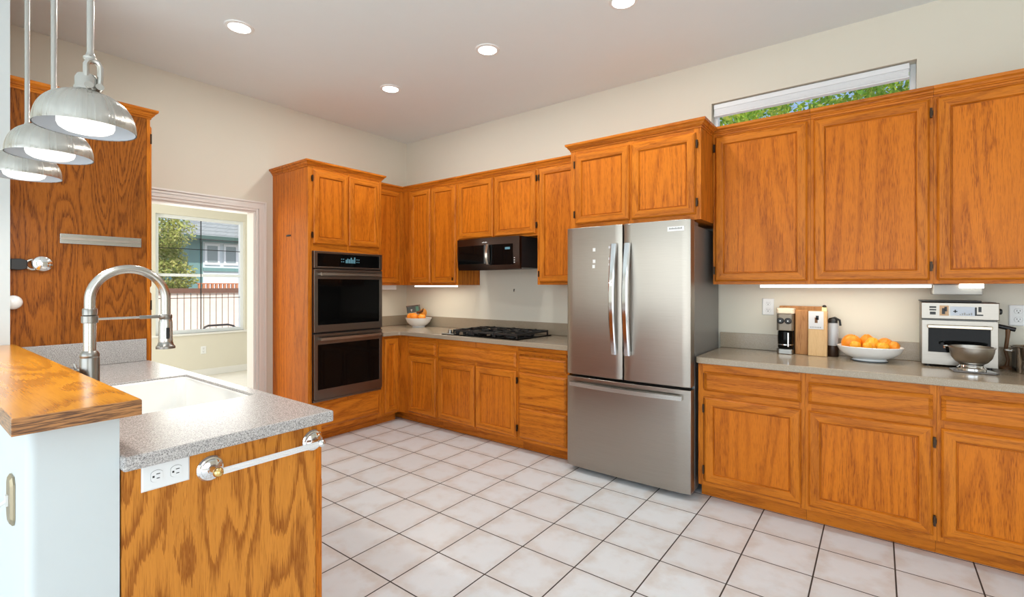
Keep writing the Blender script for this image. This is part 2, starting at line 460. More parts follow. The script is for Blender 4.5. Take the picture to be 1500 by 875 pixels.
# door casing
cp = [(0, 0), (.088, 0), (.088, .012), (.078, .020), (.060, .016), (.030, .020), (.012, .012), (0, .012)]
m = MB()
for side in (0, 1):
    for (a, b) in ((0, .022), (.022, .050), (.050, .075), (.075, .090)):
        h = {0: .012, .022: .019, .050: .015, .075: .022}[a]
        if side: m.box(0, h, DY1 + a, DY1 + b, 0, DZ + b, TRIMW)
        else: m.box(0, h, DY0 - b, DY0 - a, 0, DZ + b, TRIMW)
for (a, b) in ((0, .022), (.022, .050), (.050, .075), (.075, .090)):
    h = {0: .012, .022: .019, .050: .015, .075: .022}[a]
    m.box(0, h, DY0 - a, DY1 + a, DZ + a, DZ + b, TRIMW)
struct(m.build('trim_1', bevel=.002))
m = MB()
m.box(-.125, .0, DY1 - .018, DY1, 0, DZ, TRIMW); m.box(-.125, .0, DY0, DY0 + .018, 0, DZ, TRIMW); m.box(-.125, .0, DY0 + .018, DY1 - .018, DZ - .018, DZ, TRIMW)
struct(m.build('door_1'))
# full height wall stub and the low wall carrying the bar
def rounded(x0, x1, y0, y1, r, corners=(1, 1, 1, 1), n=6):
    P = []
    for k, (cx_, cy_, a0) in enumerate(((x0, y0, PI), (x1, y0, 1.5 * PI), (x1, y1, 0), (x0, y1, .5 * PI))):
        if not corners[k]: P.append((cx_, cy_)); continue
        ox = cx_ + (r if k in (0, 3) else -r); oy = cy_ + (r if k in (0, 1) else -r)
        for i in range(n + 1):
            a = a0 + (PI / 2) * i / n; P.append((ox + r * math.cos(a), oy + r * math.sin(a)))
    return P
m = MB(); m.poly(rounded(0, .98, -3.602, -3.412, .02, (0, 1, 0, 0)), 0, CH, WALLW); struct(m.build('wall_stub', smooth=40))
m = MB(); m.poly(rounded(.98, 2.872, -3.602, -3.424, .022, (0, 1, 0, 0)), 0, 1.028, WALLW); struct(m.build('wall_peninsula', smooth=40))

# ------------------------------------------------------------------ cabinets
CROWN = [(0, 0), (.005, 0), (.006, .010), (.012, .013), (.012, .019), (.018, .021), (.022, .031), (.033, .039), (.035, .046), (.035, .054), (0, .054)]
def hinge_bm(x, z, yb):
    h = MB(); h.box(x - .005, x + .005, yb - .016, yb - .0005, z - .026, z + .026, HINGE); h.box(x - .008, x + .008, yb - .008, yb - .0005, z - .012, z + .012, HINGE); return h
def door_mb(x0, x1, z0, z1, yb, fw=.053):
    R = [rect(x0, x1, z0, z1, yb), rect(x0, x1, z0, z1, yb - .009)]
    for i, y in ((.004, .015), (.010, .0195), (.014, .020), (fw - .006, .020), (fw, .0185), (fw + .004, .0120), (fw + .0055, .0060), (fw + .0085, .0060), (fw + .0105, .0100)):
        R.append(rect(x0 + i, x1 - i, z0 + i, z1 - i, yb - y))
    return MB().rings(R, [OX, OZ, OX, OZ], True, OP)
def drawer_mb(x0, x1, z0, z1, yb):
    R = [rect(x0, x1, z0, z1, yb), rect(x0, x1, z0, z1, yb - .008)]
    for i, y in ((.003, .011), (.016, .0185), (.018, .020)): R.append(rect(x0 + i, x1 - i, z0 + i, z1 - i, yb - y))
    return MB().rings(R, [OX, OX, OX, OX], True, OX)
def cabinet(name, label, loc, rotz, W, D, z0, z1, doors=(), drawers=(), stiles=(), rails=(), kick=False, crown=None, group='oak kitchen cabinets', sides=OZ, pull=None, hide_left=0.0):
    """local frame: x along the wall, y=0 at the wall, front at y=-D. doors: (x0,x1,z0,z1,hinge) hinge in '', 'L', 'R'"""
    root = thing(name, label, 'cabinet', loc, rotz)
    kz = .092
    b = MB(); b.box(0, W, -(D - .02), -.002, z0 + (kz if kick else 0), z1, sides); b.build('carcass', root)
    f = MB(); fy = -(D - .02)
    zb = z0 + (kz if kick else 0)
    f.box(0, W, fy, fy - .012, zb, z1, OZ)
    for (a, c) in stiles: f.box(a, c, fy - .012, -D, zb, z1, OZ)
    for (a, c) in rails:
        xs = [0.0]
        for (p, q) in sorted(stiles): xs += [p, q]
        xs.append(W)
        for k in range(0, len(xs), 2):
            if xs[k + 1] - xs[k] > .004: f.box(xs[k], xs[k + 1], fy - .012, -D + .0004, a, c, OX)
    f.build('face_frame', root)
    for (a, c, d, e, h) in doors:
        o = door_mb(a, c, d, e, -D - .0005).build('door', root, smooth=25)
        if h:
            hx = a - .0065 if h == 'L' else c + .0065
            for hz in (d + .075, e - .075): hinge_bm(hx, hz, -D).build('hinge', o)
    for (a, c, d, e) in drawers: drawer_mb(a, c, d, e, -D - .0005).build('drawer_front', root, smooth=25)
    if pull: MB().box(pull[0], pull[1], -D - .001, -D - .016, pull[2], pull[3], OX).build('pull_out_board', root, bevel=.003)
    if kick: MB().box(0, W, -D + .075, -D + .093, z0 + .001, z0 + kz - .001, OX).build('toe_kick', root)
    if crown: MB().sweep(crown[0], [(o_, crown[1] + z_) for o_, z_ in CROWN], OX).build('crown_moulding', root, smooth=20)
    return root

CRZ = 2.398; UB, UT = 1.380, 2.440
UR = dict(stiles=None)
# --- right hand wall cupboards
def upper_right(label, x0, x1, dx0, dx1, hinge):
    W = x1 - x0
    return cabinet('wall_cabinet', label, (x0, 0, 0), 0, W, .33, UB, UT, doors=[(dx0 - x0, dx1 - x0, 1.400, 2.388, hinge)],
                   stiles=[(0, .03), (W - .03, W)], rails=[(UB, 1.42), (2.37, UT)], crown=([(0, -.33), (W, -.33)], CRZ))
upper_right('tall oak wall cabinet right beside the refrigerator, above the coffee maker', 3.577, 4.150, 3.592, 4.134, 'L')
upper_right('widest tall oak wall cabinet, above the bowl of orange fruit', 4.151, 4.721, 4.167, 4.706, 'R')
upper_right('tall oak wall cabinet cut off by the right picture edge', 4.722, 5.300, 4.736, 5.275, '')
# --- right hand base cupboards
def base_right(label, x0, x1, dx0, dx1, hinge):
    W = x1 - x0
    return cabinet('base_cabinet', label, (x0, 0, 0), 0, W, .61, 0, .873, doors=[(dx0 - x0, dx1 - x0, .118, .660, hinge)], drawers=[(dx0 - x0, dx1 - x0, .700, .822)],
                   stiles=[(0, .03), (W - .03, W)], rails=[(.092, .13), (.65, .71), (.81, .873)], kick=True)
base_right('oak base cabinet next to the refrigerator, under the coffee maker', 3.558, 4.149, 3.598, 4.131, 'L')
base_right('oak base cabinet under the bowl of orange fruit', 4.150, 4.715, 4.167, 4.700, 'R')
base_right('oak base cabinet under the toaster oven, cut off at right', 4.716, 5.300, 4.731, 5.275, '')
# --- over the refrigerator
cabinet('wall_cabinet', 'deep oak wall cabinet with two short doors above the refrigerator', (2.612, 0, 0), 0, .963, .61, 1.800, 2.436,
        doors=[(.042, .478, 1.835, 2.362, 'L'), (.494, .932, 1.835, 2.362, 'R')], stiles=[(0, .055), (.465, .508), (.918, .963)], rails=[(1.80, 1.85), (2.35, 2.436)],
        crown=([(0, -.367), (0, -.61), (.963, -.61), (.963, -.367)], CRZ - .006))
# --- left of the refrigerator
cabinet('wall_cabinet', 'tall oak wall cabinet between the microwave and the refrigerator', (2.113, 0, 0), 0, .498, .33, UB, UT,
        doors=[(.026, .465, 1.400, 2.388, 'L')], stiles=[(0, .04), (.455, .498)], rails=[(UB, 1.42), (2.37, UT)], crown=([(0, -.33), (.498, -.33)], CRZ))
cabinet('wall_cabinet', 'short oak wall cabinet with two doors above the black microwave', (1.159, 0, 0), 0, .953, .33, 1.812, UT,
        doors=[(.012, .458, 1.828, 2.388, ''), (.476, .940, 1.828, 2.388, 'R')], stiles=[(0, .02), (.45, .485), (.93, .953)], rails=[(1.812, 1.835), (2.37, UT)], crown=([(0, -.33), (.953, -.33)], CRZ))
c = cabinet('wall_cabinet', 'oak corner wall cabinet with two narrow doors above the small fruit bowl', (0, 0, 0), 0, 1.158, .33, UB, UT,
        doors=[(.455, .770, 1.400, 2.388, ''), (.786, 1.136, 1.400, 2.388, '')], stiles=[(.33, .46), (.765, .79), (1.12, 1.158)], rails=[(UB, 1.42), (2.37, UT)], crown=([(.33, -.33), (1.158, -.33)], CRZ))
MB().box(1.098, 1.108, -.362, -.3505, 1.425, 1.455, HINGE).build('door_catch', c)
# left wall (local x runs towards the back wall)
cabinet('wall_cabinet', 'single door oak wall cabinet between the oven tower and the corner', (0, -.838, 0), PI / 2, .507, .33, UB, UT,
        doors=[(.02, .452, 1.400, 2.388, '')], stiles=[(0, .03), (.44, .507)], rails=[(UB, 1.42), (2.37, UT)], crown=([(0, -.33), (.507, -.33)], CRZ))
cabinet('base_cabinet', 'narrow oak base cabinet squeezed between the oven tower and the corner', (0, -.838, 0), PI / 2, .228, .61, 0, .873,
        doors=[(.030, .200, .112, .845, '')], stiles=[(0, .03), (.195, .228)], rails=[(.092, .115), (.84, .873)], kick=True)
# base run along the back wall
cabinet('base_cabinet', 'oak base cabinet with one drawer and one narrow door in the corner', (.0, 0, 0), 0, 1.160, .61, 0, .873,
        doors=[(.755, 1.142, .118, .680, '')], drawers=[(.755, 1.142, .700, .822)], stiles=[(.61, .76), (1.135, 1.160)], rails=[(.092, .13), (.67, .71), (.81, .873)], kick=True)
cabinet('base_cabinet', 'oak base cabinet with two doors under the black gas cooktop', (1.161, 0, 0), 0, .946, .61, 0, .873,
        doors=[(.016, .474, .118, .662, ''), (.488, .934, .118, .662, 'R')], drawers=[(.016, .934, .692, .822)], stiles=[(0, .02), (.47, .495), (.928, .946)], rails=[(.092, .13), (.65, .70), (.81, .873)], kick=True)
cabinet('base_cabinet', 'oak drawer cabinet with three drawers left of the refrigerator', (2.108, 0, 0), 0, .490, .61, 0, .873,
        drawers=[(.014, .47, .690, .795), (.014, .47, .395, .660), (.014, .47, .120, .370)], stiles=[(0, .02), (.46, .490)], rails=[(.092, .13), (.36, .40), (.65, .70), (.84, .873)], kick=True, pull=(.012, .474, .812, .838))
# oven tower
tw = cabinet('oven_cabinet', 'tall oak cabinet tower housing the black double oven', (0, -1.600, 0), PI / 2, .760, .61, 0, 2.436,
        doors=[(.042, .378, 1.735, 2.372, 'L'), (.392, .728, 1.735, 2.372, '')], drawers=[(.05, .728, .128, .322)], stiles=[(0, .045), (.375, .395), (.722, .760)], rails=[(.092, .13), (.31, .37), (1.67, 1.74), (2.36, 2.436)], kick=True,
        sides=OP, crown=([(0, -.0005), (0, -.61), (.760, -.61), (.760, -.367)], CRZ - .004))
m = MB(); m.rings([rect(0, .075, 0, .014, 0), rect(0, .075, 0, .014, -.004)], BLACKP)
m.sphere((.036, -.006, .008), (.030, .006, .008), BLACKP)
tag(m.build('hook_strip', loc=(.255, -1.6006, 1.812)), 'small black strip stuck to the side of the oven tower', 'hook')

# ------------------------------------------------------------------ counters
L = thing('countertop', 'taupe corner countertop running under the cooktop to the refrigerator', 'countertop', (0, 0, .874))
m = MB(); m.poly([(0.002, -.836), (.635, -.836), (.645, -.826), (.645, -.66), (.66, -.645), (2.612, -.645), (2.612, -.002), (.002, -.002)], 0, .04, CTR); m.build('slab', L, bevel=.005)
m = MB(); m.box(.002, .02, -.836, -.021, .041, .152, CTR); m.box(.002, 2.612, -.02, -.002, .041, .152, CTR); m.build('backsplash', L, bevel=.002)
Rr = thing('countertop', 'taupe countertop right of the refrigerator under the coffee maker and toaster oven', 'countertop', (3.545, 0, .874))
m = MB(); m.poly(rounded(0, 1.76, -.65, -.002, .04, (1, 0, 0, 0)), 0, .04, CTR); m.build('slab', Rr, bevel=.006)
m = MB(); m.box(0, 1.76, -.02, -.002, .041, .152, CTR); m.build('backsplash', Rr, bevel=.002)
# peninsula
SX0, SX1, SY0, SY1 = 1.665, 2.405, -3.272, -2.865
Pn = thing('countertop', 'speckled grey peninsula countertop around the white sink', 'countertop', (0, 0, .874))
m = slab_with_holes([.9245, SX0, SX1, 2.905], [-3.4235, SY0, SY1, -2.810], {(1, 1)}, 0, .04, lambda u, v, t: (u, v, t), GRAN)
m.build('slab', Pn, bevel=.006)
m = MB(); m.box(.9245, .942, -3.410, -2.830, .041, .174, GRAN); m.build('backsplash', Pn, bevel=.002)
pc = thing('base_cabinet', 'oak peninsula cabinet with bold grained end panel under the sink', 'cabinet', (.924, -3.42, 0))
MB().box(1.926, 1.946, 0.0, .560, .001, .873, VEN).build('end_panel', pc, bevel=.001)
f = MB(); f.box(0, 1.948, .5605, .580, .10, .873, OZ); f.build('face_frame', pc)
MB().box(0, 1.90, .46, .48, .001, .099, OX).build('toe_kick', pc)
MB().box(0.0, 1.925, .0, .56, .10, .118, OZ).build('bottom_shelf', pc)
for k in range(4):
    d = door_mb(.02 + k * .48, .48 + k * .48, .12, .66, 0); dd = d.build('door', pc, smooth=25); dd.location = (1.948, .5805, 0); dd.rotation_euler[2] = PI
    d = drawer_mb(.02 + k * .48, .48 + k * .48, .70, .83, 0); dd = d.build('drawer_front', pc, smooth=25); dd.location = (1.948, .5805, 0); dd.rotation_euler[2] = PI
# bar top
bt = MB(); bt.rings([rounded(.985, 2.948, -3.634, -3.395, .003, n=2), rounded(.985, 2.948, -3.634, -3.395, .003, n=2)], PLY, False, False)
m = MB()
pts = rounded(.985, 2.948, -3.634, -3.395, .002, n=2)
m.rings([[(x, y, 0) for x, y in pts], [(x, y, .037) for x, y in pts], [(x - .002 * (1 if x > 2 else -1), y - .002 * (1 if y > -3.5 else -1), .040) for x, y in pts]], PLY, True, BAR)
tag(m.build('bar_top', loc=(0, 0, 1.030)), 'varnished golden oak bar ledge with layered edge on the low white wall', 'bar ledge')

# sink
sk = thing('sink', 'white undermount kitchen sink in the peninsula counter', 'sink', (SX0, SY0, .70))
def rr(x0, x1, y0, y1, r, z): return [(x, y, z) for x, y in rounded(x0, x1, y0, y1, r, n=5)]
SW, SD = SX1 - SX0, SY1 - SY0
m = MB(); R = [rr(.0015, SW - .0015, .0015, SD - .0015, .012, .168), rr(.0015, SW - .0015, .0015, SD - .0015, .012, .204), rr(.005, SW - .005, .005, SD - .005, .016, .2065), rr(.012, SW - .012, .012, SD - .012, .03, .2050), rr(.016, SW - .016, .016, SD - .016, .04, .198),
     rr(.020, SW - .020, .020, SD - .020, .06, .03), rr(.05, SW - .05, .05, SD - .05, .06, .006), rr(.2, SW - .2, .14, SD - .14, .05, .004)]
m.rings(R, SINKM, False); m.build('basin', sk, smooth=50)
m = MB(); m.lathe([(.042, .005), (.042, .010), (.030, .009), (.012, .0075)], CHROME, (SW / 2, SD / 2, 0)); m.build('drain', sk, smooth=40)

# faucet
fc = thing('faucet', 'tall brushed nickel pull-down kitchen faucet with high arched spout at the sink', 'faucet', (2.18, -3.345, .9145))
m = MB(); m.lathe([(.034, 0), (.034, .004), (.029, .010), (.0285, .185), (.027, .190), (.0285, .194), (.0285, .204), (.021, .215)], NICKD, seg=36); m.build('base', fc, smooth=35)
m = MB(); m.lathe([(.0185, .21), (.0185, .318)], NICK, seg=28); m.lathe([(.0185, .316), (.024, .318), (.024, .342), (.0185, .344)], NICKD, seg=28)
m.lathe([(.0185, .344), (.0215, .346), (.0215, .366), (.0195, .370)], NICKD, seg=28); m.build('column', fc, smooth=35)
ra = .118
path = [(0, 0, .365), (0, 0, .40)] + [(0, ra - ra * math.cos(a), .40 + ra * math.sin(a)) for a in [PI * k / 28 for k in range(1, 29)]] + [(0, 2 * ra, .365), (0, 2 * ra, .33)]
rad = [.0165] * len(path)
m = MB(); m.tube(path, rad, NICK, 20); m.build('spout', fc, smooth=40)
m = MB(); m.lathe([(.020, .318), (.0225, .322), (.0225, .335), (.019, .338)], NICKD, (0, 2 * ra, 0)); m.lathe([(.024, .225), (.0245, .235), (.0235, .24), (.0235, .305), (.021, .318)], NICK, (0, 2 * ra, 0)); m.lathe([(.026, .198), (.033, .199), (.033, .208), (.028, .213), (.0245, .226)], NICKD, (0, 2 * ra, 0))
m.build('spray_head', fc, smooth=35)
MB().box(.0235, .029, 2 * ra - .006, 2 * ra + .006, .240, .285, BLACKP).build('spray_button', fc, bevel=.002)
m = MB(); m.tube([(0, .022, .330), (0, .15, .330)], .0045, NICK, 12); m.tube([(0, .15, .330), (0, 2 * ra - .020, .330)], .007, NICKD, 12); m.build('docking_arm', fc, smooth=40)
m = MB(); m.tube([(-.020, -.012, .135), (-.048, -.026, .137)], [.009, .011], NICKD, 12); m.tube([(-.048, -.026, .137), (-.060, -.032, .165)], [.006, .004], NICKD, 10); m.build('handle', fc, smooth=40)

# pantry panel at the far end of the peninsula
pt = thing('pantry_cabinet', 'tall oak pantry cabinet whose wide side panel closes the peninsula', 'cabinet', (.002, -3.4115, 0))
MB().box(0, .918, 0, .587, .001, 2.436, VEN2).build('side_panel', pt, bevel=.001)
m = MB(); m.box(0, .920, .5875, .605, .001, 2.436, OZ); m.build('face_frame', pt)
for z0_, z1_ in ((.12, 1.33), (1.36, 2.36)):
    for k in range(2):
        dd = door_mb(.03 + k * .43, .45 + k * .43, z0_, z1_, 0).build('door', pt, smooth=25); dd.location = (.915, .6055, 0); dd.rotation_euler[2] = PI
        if k == 0:
            for hz in (z0_ + .08, z1_ - .08): MB().box(.020, .036, -.016, -.001, hz - .03, hz + .03, HINGE).build('hinge', dd)
MB().sweep([(.921, 0.0), (.921, .605), (0, .605)][::-1], [(-o_, CRZ - .004 + z_) for o_, z_ in CROWN], OX)
m = MB(); m.sweep([(.919, -.0), (.919, .6055), (.0, .6055)], [(o_, CRZ - .006 + z_) for o_, z_ in CROWN], OY); m.build('crown_moulding', pt, smooth=20)

# things on the pantry panel
m = MB(); m.box(0, .016, 0, .364, 0, .054, NICK); m.box(.0158, .0185, .004, .360, .020, .036, STEEL)
tag(m.build('magnetic_knife_strip', loc=(.922, -3.218, 1.601), bevel=.002, uv=True), 'bare brushed metal magnetic knife strip screwed to the oak panel', 'knife rack')
sc_ = thing('can_opener', 'black handled chrome tool hanging sideways on the oak panel', 'kitchen tool', (.921, -3.40, 1.480))
m = MB(); m.rings([[(.002, y, -h), (.030, y, -h), (.030, y, h), (.002, y, h)] for y, h in ((-.008, .028), (.03, .030), (.055, .022))], BLACKP); m.build('handle', sc_, bevel=.004)
m = MB(); m.tube([(.02, .075 + .026 * math.cos(a), .026 * math.sin(a)) for a in [2 * PI * k / 24 for k in range(25)]], .0065, NICK, 10, cap=False); m.build('ring', sc_, smooth=50)
m = MB()
def waist(p):
    k = 1 - .22 * math.exp(-(p[0] / .016) ** 2); return Vector((p[0], p[1], p[2] * k))
m.sphere((.024, .112, .006), (.020, .044, .042), CHROME, 24, 14, Matrix.Rotation(-.45, 4, 'X')); m.build('head', sc_, smooth=70)
m = MB(); m.lathe([(.004, 0), (.030, .003), (.036, .012), (.036, .022), (.028, .036), (.010, .044), (.004, .045)], CER, M=Matrix.Rotation(PI / 2, 4, 'Y')); 
tag(m.build('ceramic_hook', loc=(.9215, -3.397, 1.283), smooth=50), 'round white ceramic hook on the oak panel below the black handled tool', 'hook')

# electrical plates
def outlet(label, loc, rotm, horizontal=False, cat='outlet'):
    o = thing('wall_outlet', label, cat, loc); o.rotation_euler = rotm
    w_, h_ = (.116, .074) if horizontal else (.074, .116)
    m = MB(); m.rings([rect(-w_ / 2, w_ / 2, -h_ / 2, h_ / 2, -.0005), rect(-w_ / 2, w_ / 2, -h_ / 2, h_ / 2, -.003), rect(-w_ / 2 + .004, w_ / 2 - .004, -h_ / 2 + .004, h_ / 2 - .004, -.006)], WPLAS)
    m.build('plate', o)
    for s_ in (-1, 1):
        cx_, cz_ = (s_ * .0235, 0) if horizontal else (0, s_ * .0235)
        r = MB(); ring_ = [(.0165 * math.cos(a) * (1 if abs(math.cos(a)) < .99 else 1), max(-.0135, min(.0135, .0165 * math.sin(a)))) for a in [2 * PI * k / 28 for k in range(28)]]
        if horizontal: ring_ = [(b, a) for a, b in ring_]
        r.rings([[(cx_ + a, -.0055, cz_ + b) for a, b in ring_], [(cx_ + a, -.0085, cz_ + b) for a, b in ring_]], WPLAS)
        def slot(a, b, wd, hg):
            if horizontal: a, b, wd, hg = b, -a, hg, wd
            r.box(cx_ + a - wd / 2, cx_ + a + wd / 2, -.0081, -.0088, cz_ + b - hg / 2, cz_ + b + hg / 2, BLACKP)
        slot(-.006, .003, .0024, .009); slot(.006, .003, .0024, .0075); slot(0, -.008, .0055, .005)
        e = .0010
        edge = [[(cx_ + a * (1 + e * k), y, cz_ + b * (1 + e * k)) for a, b in ring_] for k, y in ((0, -.0052), (45, -.0052), (45, -.0064), (0, -.0064))]
        r.rings(edge, DARKG, False, False)
        r.build('receptacle', o)
    return o
outlet('white horizontal outlet on the peninsula end panel under the counter edge', (2.8705, -3.319, .8355), (0, 0, PI / 2), True)
outlet('white outlet on the backsplash wall beside the coffee maker', (3.863, -.001, 1.222), (0, 0, 0))
outlet('white outlet on the wall above the steel pot, right of the toaster oven', (5.098, -.001, 1.205), (0, 0, 0))
outlet('white outlet low on the wall of the far room below its window', (FXW + .001, -.817, .393), (0, 0, PI / 2))
sw = thing('light_switch', 'antique brass switch plate with white toggle on the low white wall', 'switch', (2.700, -3.6025, .815))
m = MB()
oc = [(-.036, -.045), (-.022, -.062), (.022, -.062), (.036, -.045), (.036, .045), (.022, .062), (-.022, .062), (-.036, .045)]
m.rings([[(a, 0, b) for a, b in oc], [(a, -.004, b) for a, b in oc], [(a * .82, -.009, b * .88) for a, b in oc]], ABRASS); m.build('plate', sw)
m = MB(); m.box(-.006, .006, -.0092, -.014, -.014, .014, WPLAS); m.tube([(0, -.010, 0), (0, -.030, -.012)], [.005, .0042], WPLAS, 10); m.build('toggle', sw)

# towel bar
tb = thing('towel_bar', 'clear ribbed towel bar with chrome rosettes on the peninsula end panel', 'towel bar', (2.8705, -3.205, .815))
RM = Matrix.Rotation(PI / 2, 4, 'Y')
for y_ in (0, .330):
    m = MB(); m.lathe([(.038, 0), (.038, .004), (.034, .009), (.029, .010), (.028, .014), (.022, .017), (.014, .019), (.011, .024), (.010, .05)], CHROME, (0, y_, 0), 36, M=RM); m.build('rosette', tb, smooth=30)
    m = MB(); m.sphere((.058, y_, 0), .0145, BRASS if y_ == 0 else CHROME, 20, 12); m.build('finial', tb, smooth=60)
m = MB()
R = []
for y_ in (.012, .318):
    R.append([(.058 + (.0095 if k % 2 else .0078) * math.cos(2 * PI * k / 24), y_, (.0095 if k % 2 else .0078) * math.sin(2 * PI * k / 24)) for k in range(24)])
m.rings(R, plain('ribbed_acrylic', (.86, .86, .87), .12, .35)); tag(m.build('bar', tb), 'white ribbed rod')

# ------------------------------------------------------------------ double oven
ov = thing('double_oven', 'black stainless built-in double wall oven with two glass doors', 'oven', (.6105, -1.566, .362), PI / 2)
OW = .716
def frame_mb(x0, x1, z0, z1, y0, y1, mat, ix, iz0, iz1):
    """front plate with a real opening"""
    return slab_with_holes([x0, x0 + ix, x1 - ix, x1], [z0, z0 + iz0, z1 - iz1, z1], {(1, 1)}, y0, y1, AXB, mat)
MB().box(.0, OW, -.001, -.006, 0, 1.312, BLACKP).build('housing', ov)
MB().box(.004, OW - .004, -.007, -.020, .0, .020, DSTEEL).build('vent_trim', ov, uv=True, bevel=.003)
for (z0_, z1_, wl_, wh_) in ((.024, .590, .085, .475), (.606, 1.152, .062, .462)):
    dr = frame_mb(.004, OW - .004, z0_, z1_, -.007, -.034, DSTEEL, .034, wl_, (z1_ - z0_) - wh_).build('oven_door', ov, uv=True, bevel=.003)
    MB().box(.036, OW - .036, -.010, -.0325, z0_ + wl_ - .002, z0_ + wh_ + .002, BLACKG).build('door_glass', dr)
    hz = z1_ - .042
    m = MB(); hp = [(.045 + (OW - .09) * k / 16, -.072 - .012 * math.sin(PI * k / 16), hz) for k in range(17)]
    R = []
    for p in hp: R.append([(p[0], p[1] + a, p[2] + b) for a, b in ((.006, -.015), (-.007, -.011), (-.007, .011), (.006, .015))])
    m.rings(R, STEEL)
    for x_ in (.055, OW - .055): m.box(x_ - .010, x_ + .010, -.034, -.070, hz - .009, hz + .009, STEEL)
    m.build('handle', dr, uv=True, smooth=30)
cpn = frame_mb(.004, OW - .004, 1.162, 1.310, -.007, -.032, DSTEEL, .032, .016, .020).build('control_panel', ov, uv=True, bevel=.003)
MB().box(.034, OW - .034, -.010, -.031, 1.176, 1.292, BLACKG).build('control_glass', cpn)
m = MB()
for k, (x_, h_) in enumerate(((.31, .03), (.326, .04), (.345, .036), (.362, .05), (.380, .034), (.398, .055))): m.box(x_, x_ + .013, -.0311, -.0316, 1.215, 1.215 + h_, DISP)
for x_ in (.265, .285, .425, .445): m.box(x_, x_ + .009, -.0311, -.0316, 1.222, 1.230, DISP); m.box(x_, x_ + .009, -.0311, -.0316, 1.245, 1.253, DISP)
tag(m.build('display', cpn), 'dim blue-grey digital display')

# ------------------------------------------------------------------ refrigerator
fr = thing('refrigerator', 'stainless french door refrigerator with bottom freezer drawer', 'refrigerator', (2.632, 0, 0))
FWD, FY = .905, -.705
MB().box(.004, FWD - .004, -.015, -.605, .035, 1.765, DARKG).build('cabinet_body', fr, bevel=.004)
MB().box(.02, FWD - .02, -.606, -.618, .06, 1.76, BLACKP).build('door_gasket', fr)
def fdoor(x0, x1, z0, z1):
    m = MB(); n = 16; P = [(x0, -.62)]
    for k in range(n + 1):
        x = x0 + (x1 - x0) * k / n
        e = min(x - x0, x1 - x); y = FY + max(0, (.012 - e)) ** 2 / .012 * .8
        xc = (x - FWD / 2) / (FWD / 2); P.append((x, y - .012 * (1 - xc * xc)))
    P.append((x1, -.62))
    m.rings([[(x, y, z0) for x, y in P], [(x, y, z1) for x, y in P]], STEEL)
    return m
dL = fdoor(.0, .4470, .720, 1.795).build('door', fr, uv=True, smooth=40, bevel=.003)
dR = fdoor(.4570, FWD, .720, 1.795).build('door', fr, uv=True, smooth=40, bevel=.003)
dF = fdoor(.0, FWD, .040, .702).build('freezer_drawer', fr, uv=True, smooth=40, bevel=.003)
def fhandle(d, x0, dx):
    m = MB(); R = []
    for k in range(25):
        t_ = k / 24; z = .895 + .765 * t_; b = math.sin(PI * t_)
        y = FY - .040 - .040 * b; x = x0
        R.append([(x - .019, y + .018, z), (x - .020, y - .006, z), (x - .012, y - .012, z), (x + .012, y - .012, z), (x + .020, y - .006, z), (x + .019, y + .018, z)])
    m.rings(R, POLISH)
    for z in (.905, 1.65): m.box(x0 - .014, x0 + .014, FY - .006, FY - .040, z - .010, z + .014, NICKD)
    return m.build('handle', d, uv=True, smooth=30)
fhandle(dL, .398, -1); fhandle(dR, .495, 1)
m = MB(); R = []
for k in range(33):
    t_ = k / 32; x = .045 + (FWD - .09) * t_; b = math.sin(PI * t_)
    y = FY - .030 - .030 * b - .0; z = .655
    R.append([(x, y + .014, z - .013), (x, y - .008, z - .016), (x, y - .010, z + .012), (x, y + .010, z + .016)])
m.rings(R, NICK)
for x in (.055, FWD - .055): m.box(x - .012, x + .012, FY - .002, FY - .034, .642, .668, NICK)
m.build('handle', dF, smooth=30)
m = MB()
for (x_, z_) in ((.222, 1.628), (.222, 1.545), (.218, 1.508)): m.box(x_, x_ + .020, FY - .0085, FY - .0115, z_ - .012, z_ + .012, WPLAS)
for z_ in (1.640, 1.560, 1.520, 1.43): m.box(.345, .360, FY - .009, FY - .0125, z_ - .008, z_ + .008, PAPER)
tag(m.build('control_icons', dL), 'pale square control icons')
m = MB(); m.box(.760, .868, FY - .001, FY - .0075, 1.722, 1.752, WPLAS)
for k in range(9): m.box(.772 + k * .0095, .778 + k * .0095, FY - .0076, FY - .0081, 1.734, 1.745 - .002 * (k % 2), DARKG)
tag(m.build('badge', dR), 'small white badge with grey lettering')
m = MB()
for x in (.0, FWD - .12): m.box(x + .01, x + .11, -.50, -.66, 1.766, 1.792, DARKG)
m.build('hinge_cover', fr, bevel=.004)
for x in (.06, FWD - .06):
    for y in (-.58, -.08): m = MB(); m.lathe([(.022, .001), (.022, .016), (.012, .018), (.012, .036)], BLACKP, (x, y, 0), 16); m.build('foot', fr)
MB().box(.02, FWD - .02, -.59, -.60, .012, .034, BLACKP).build('base_grille', fr)

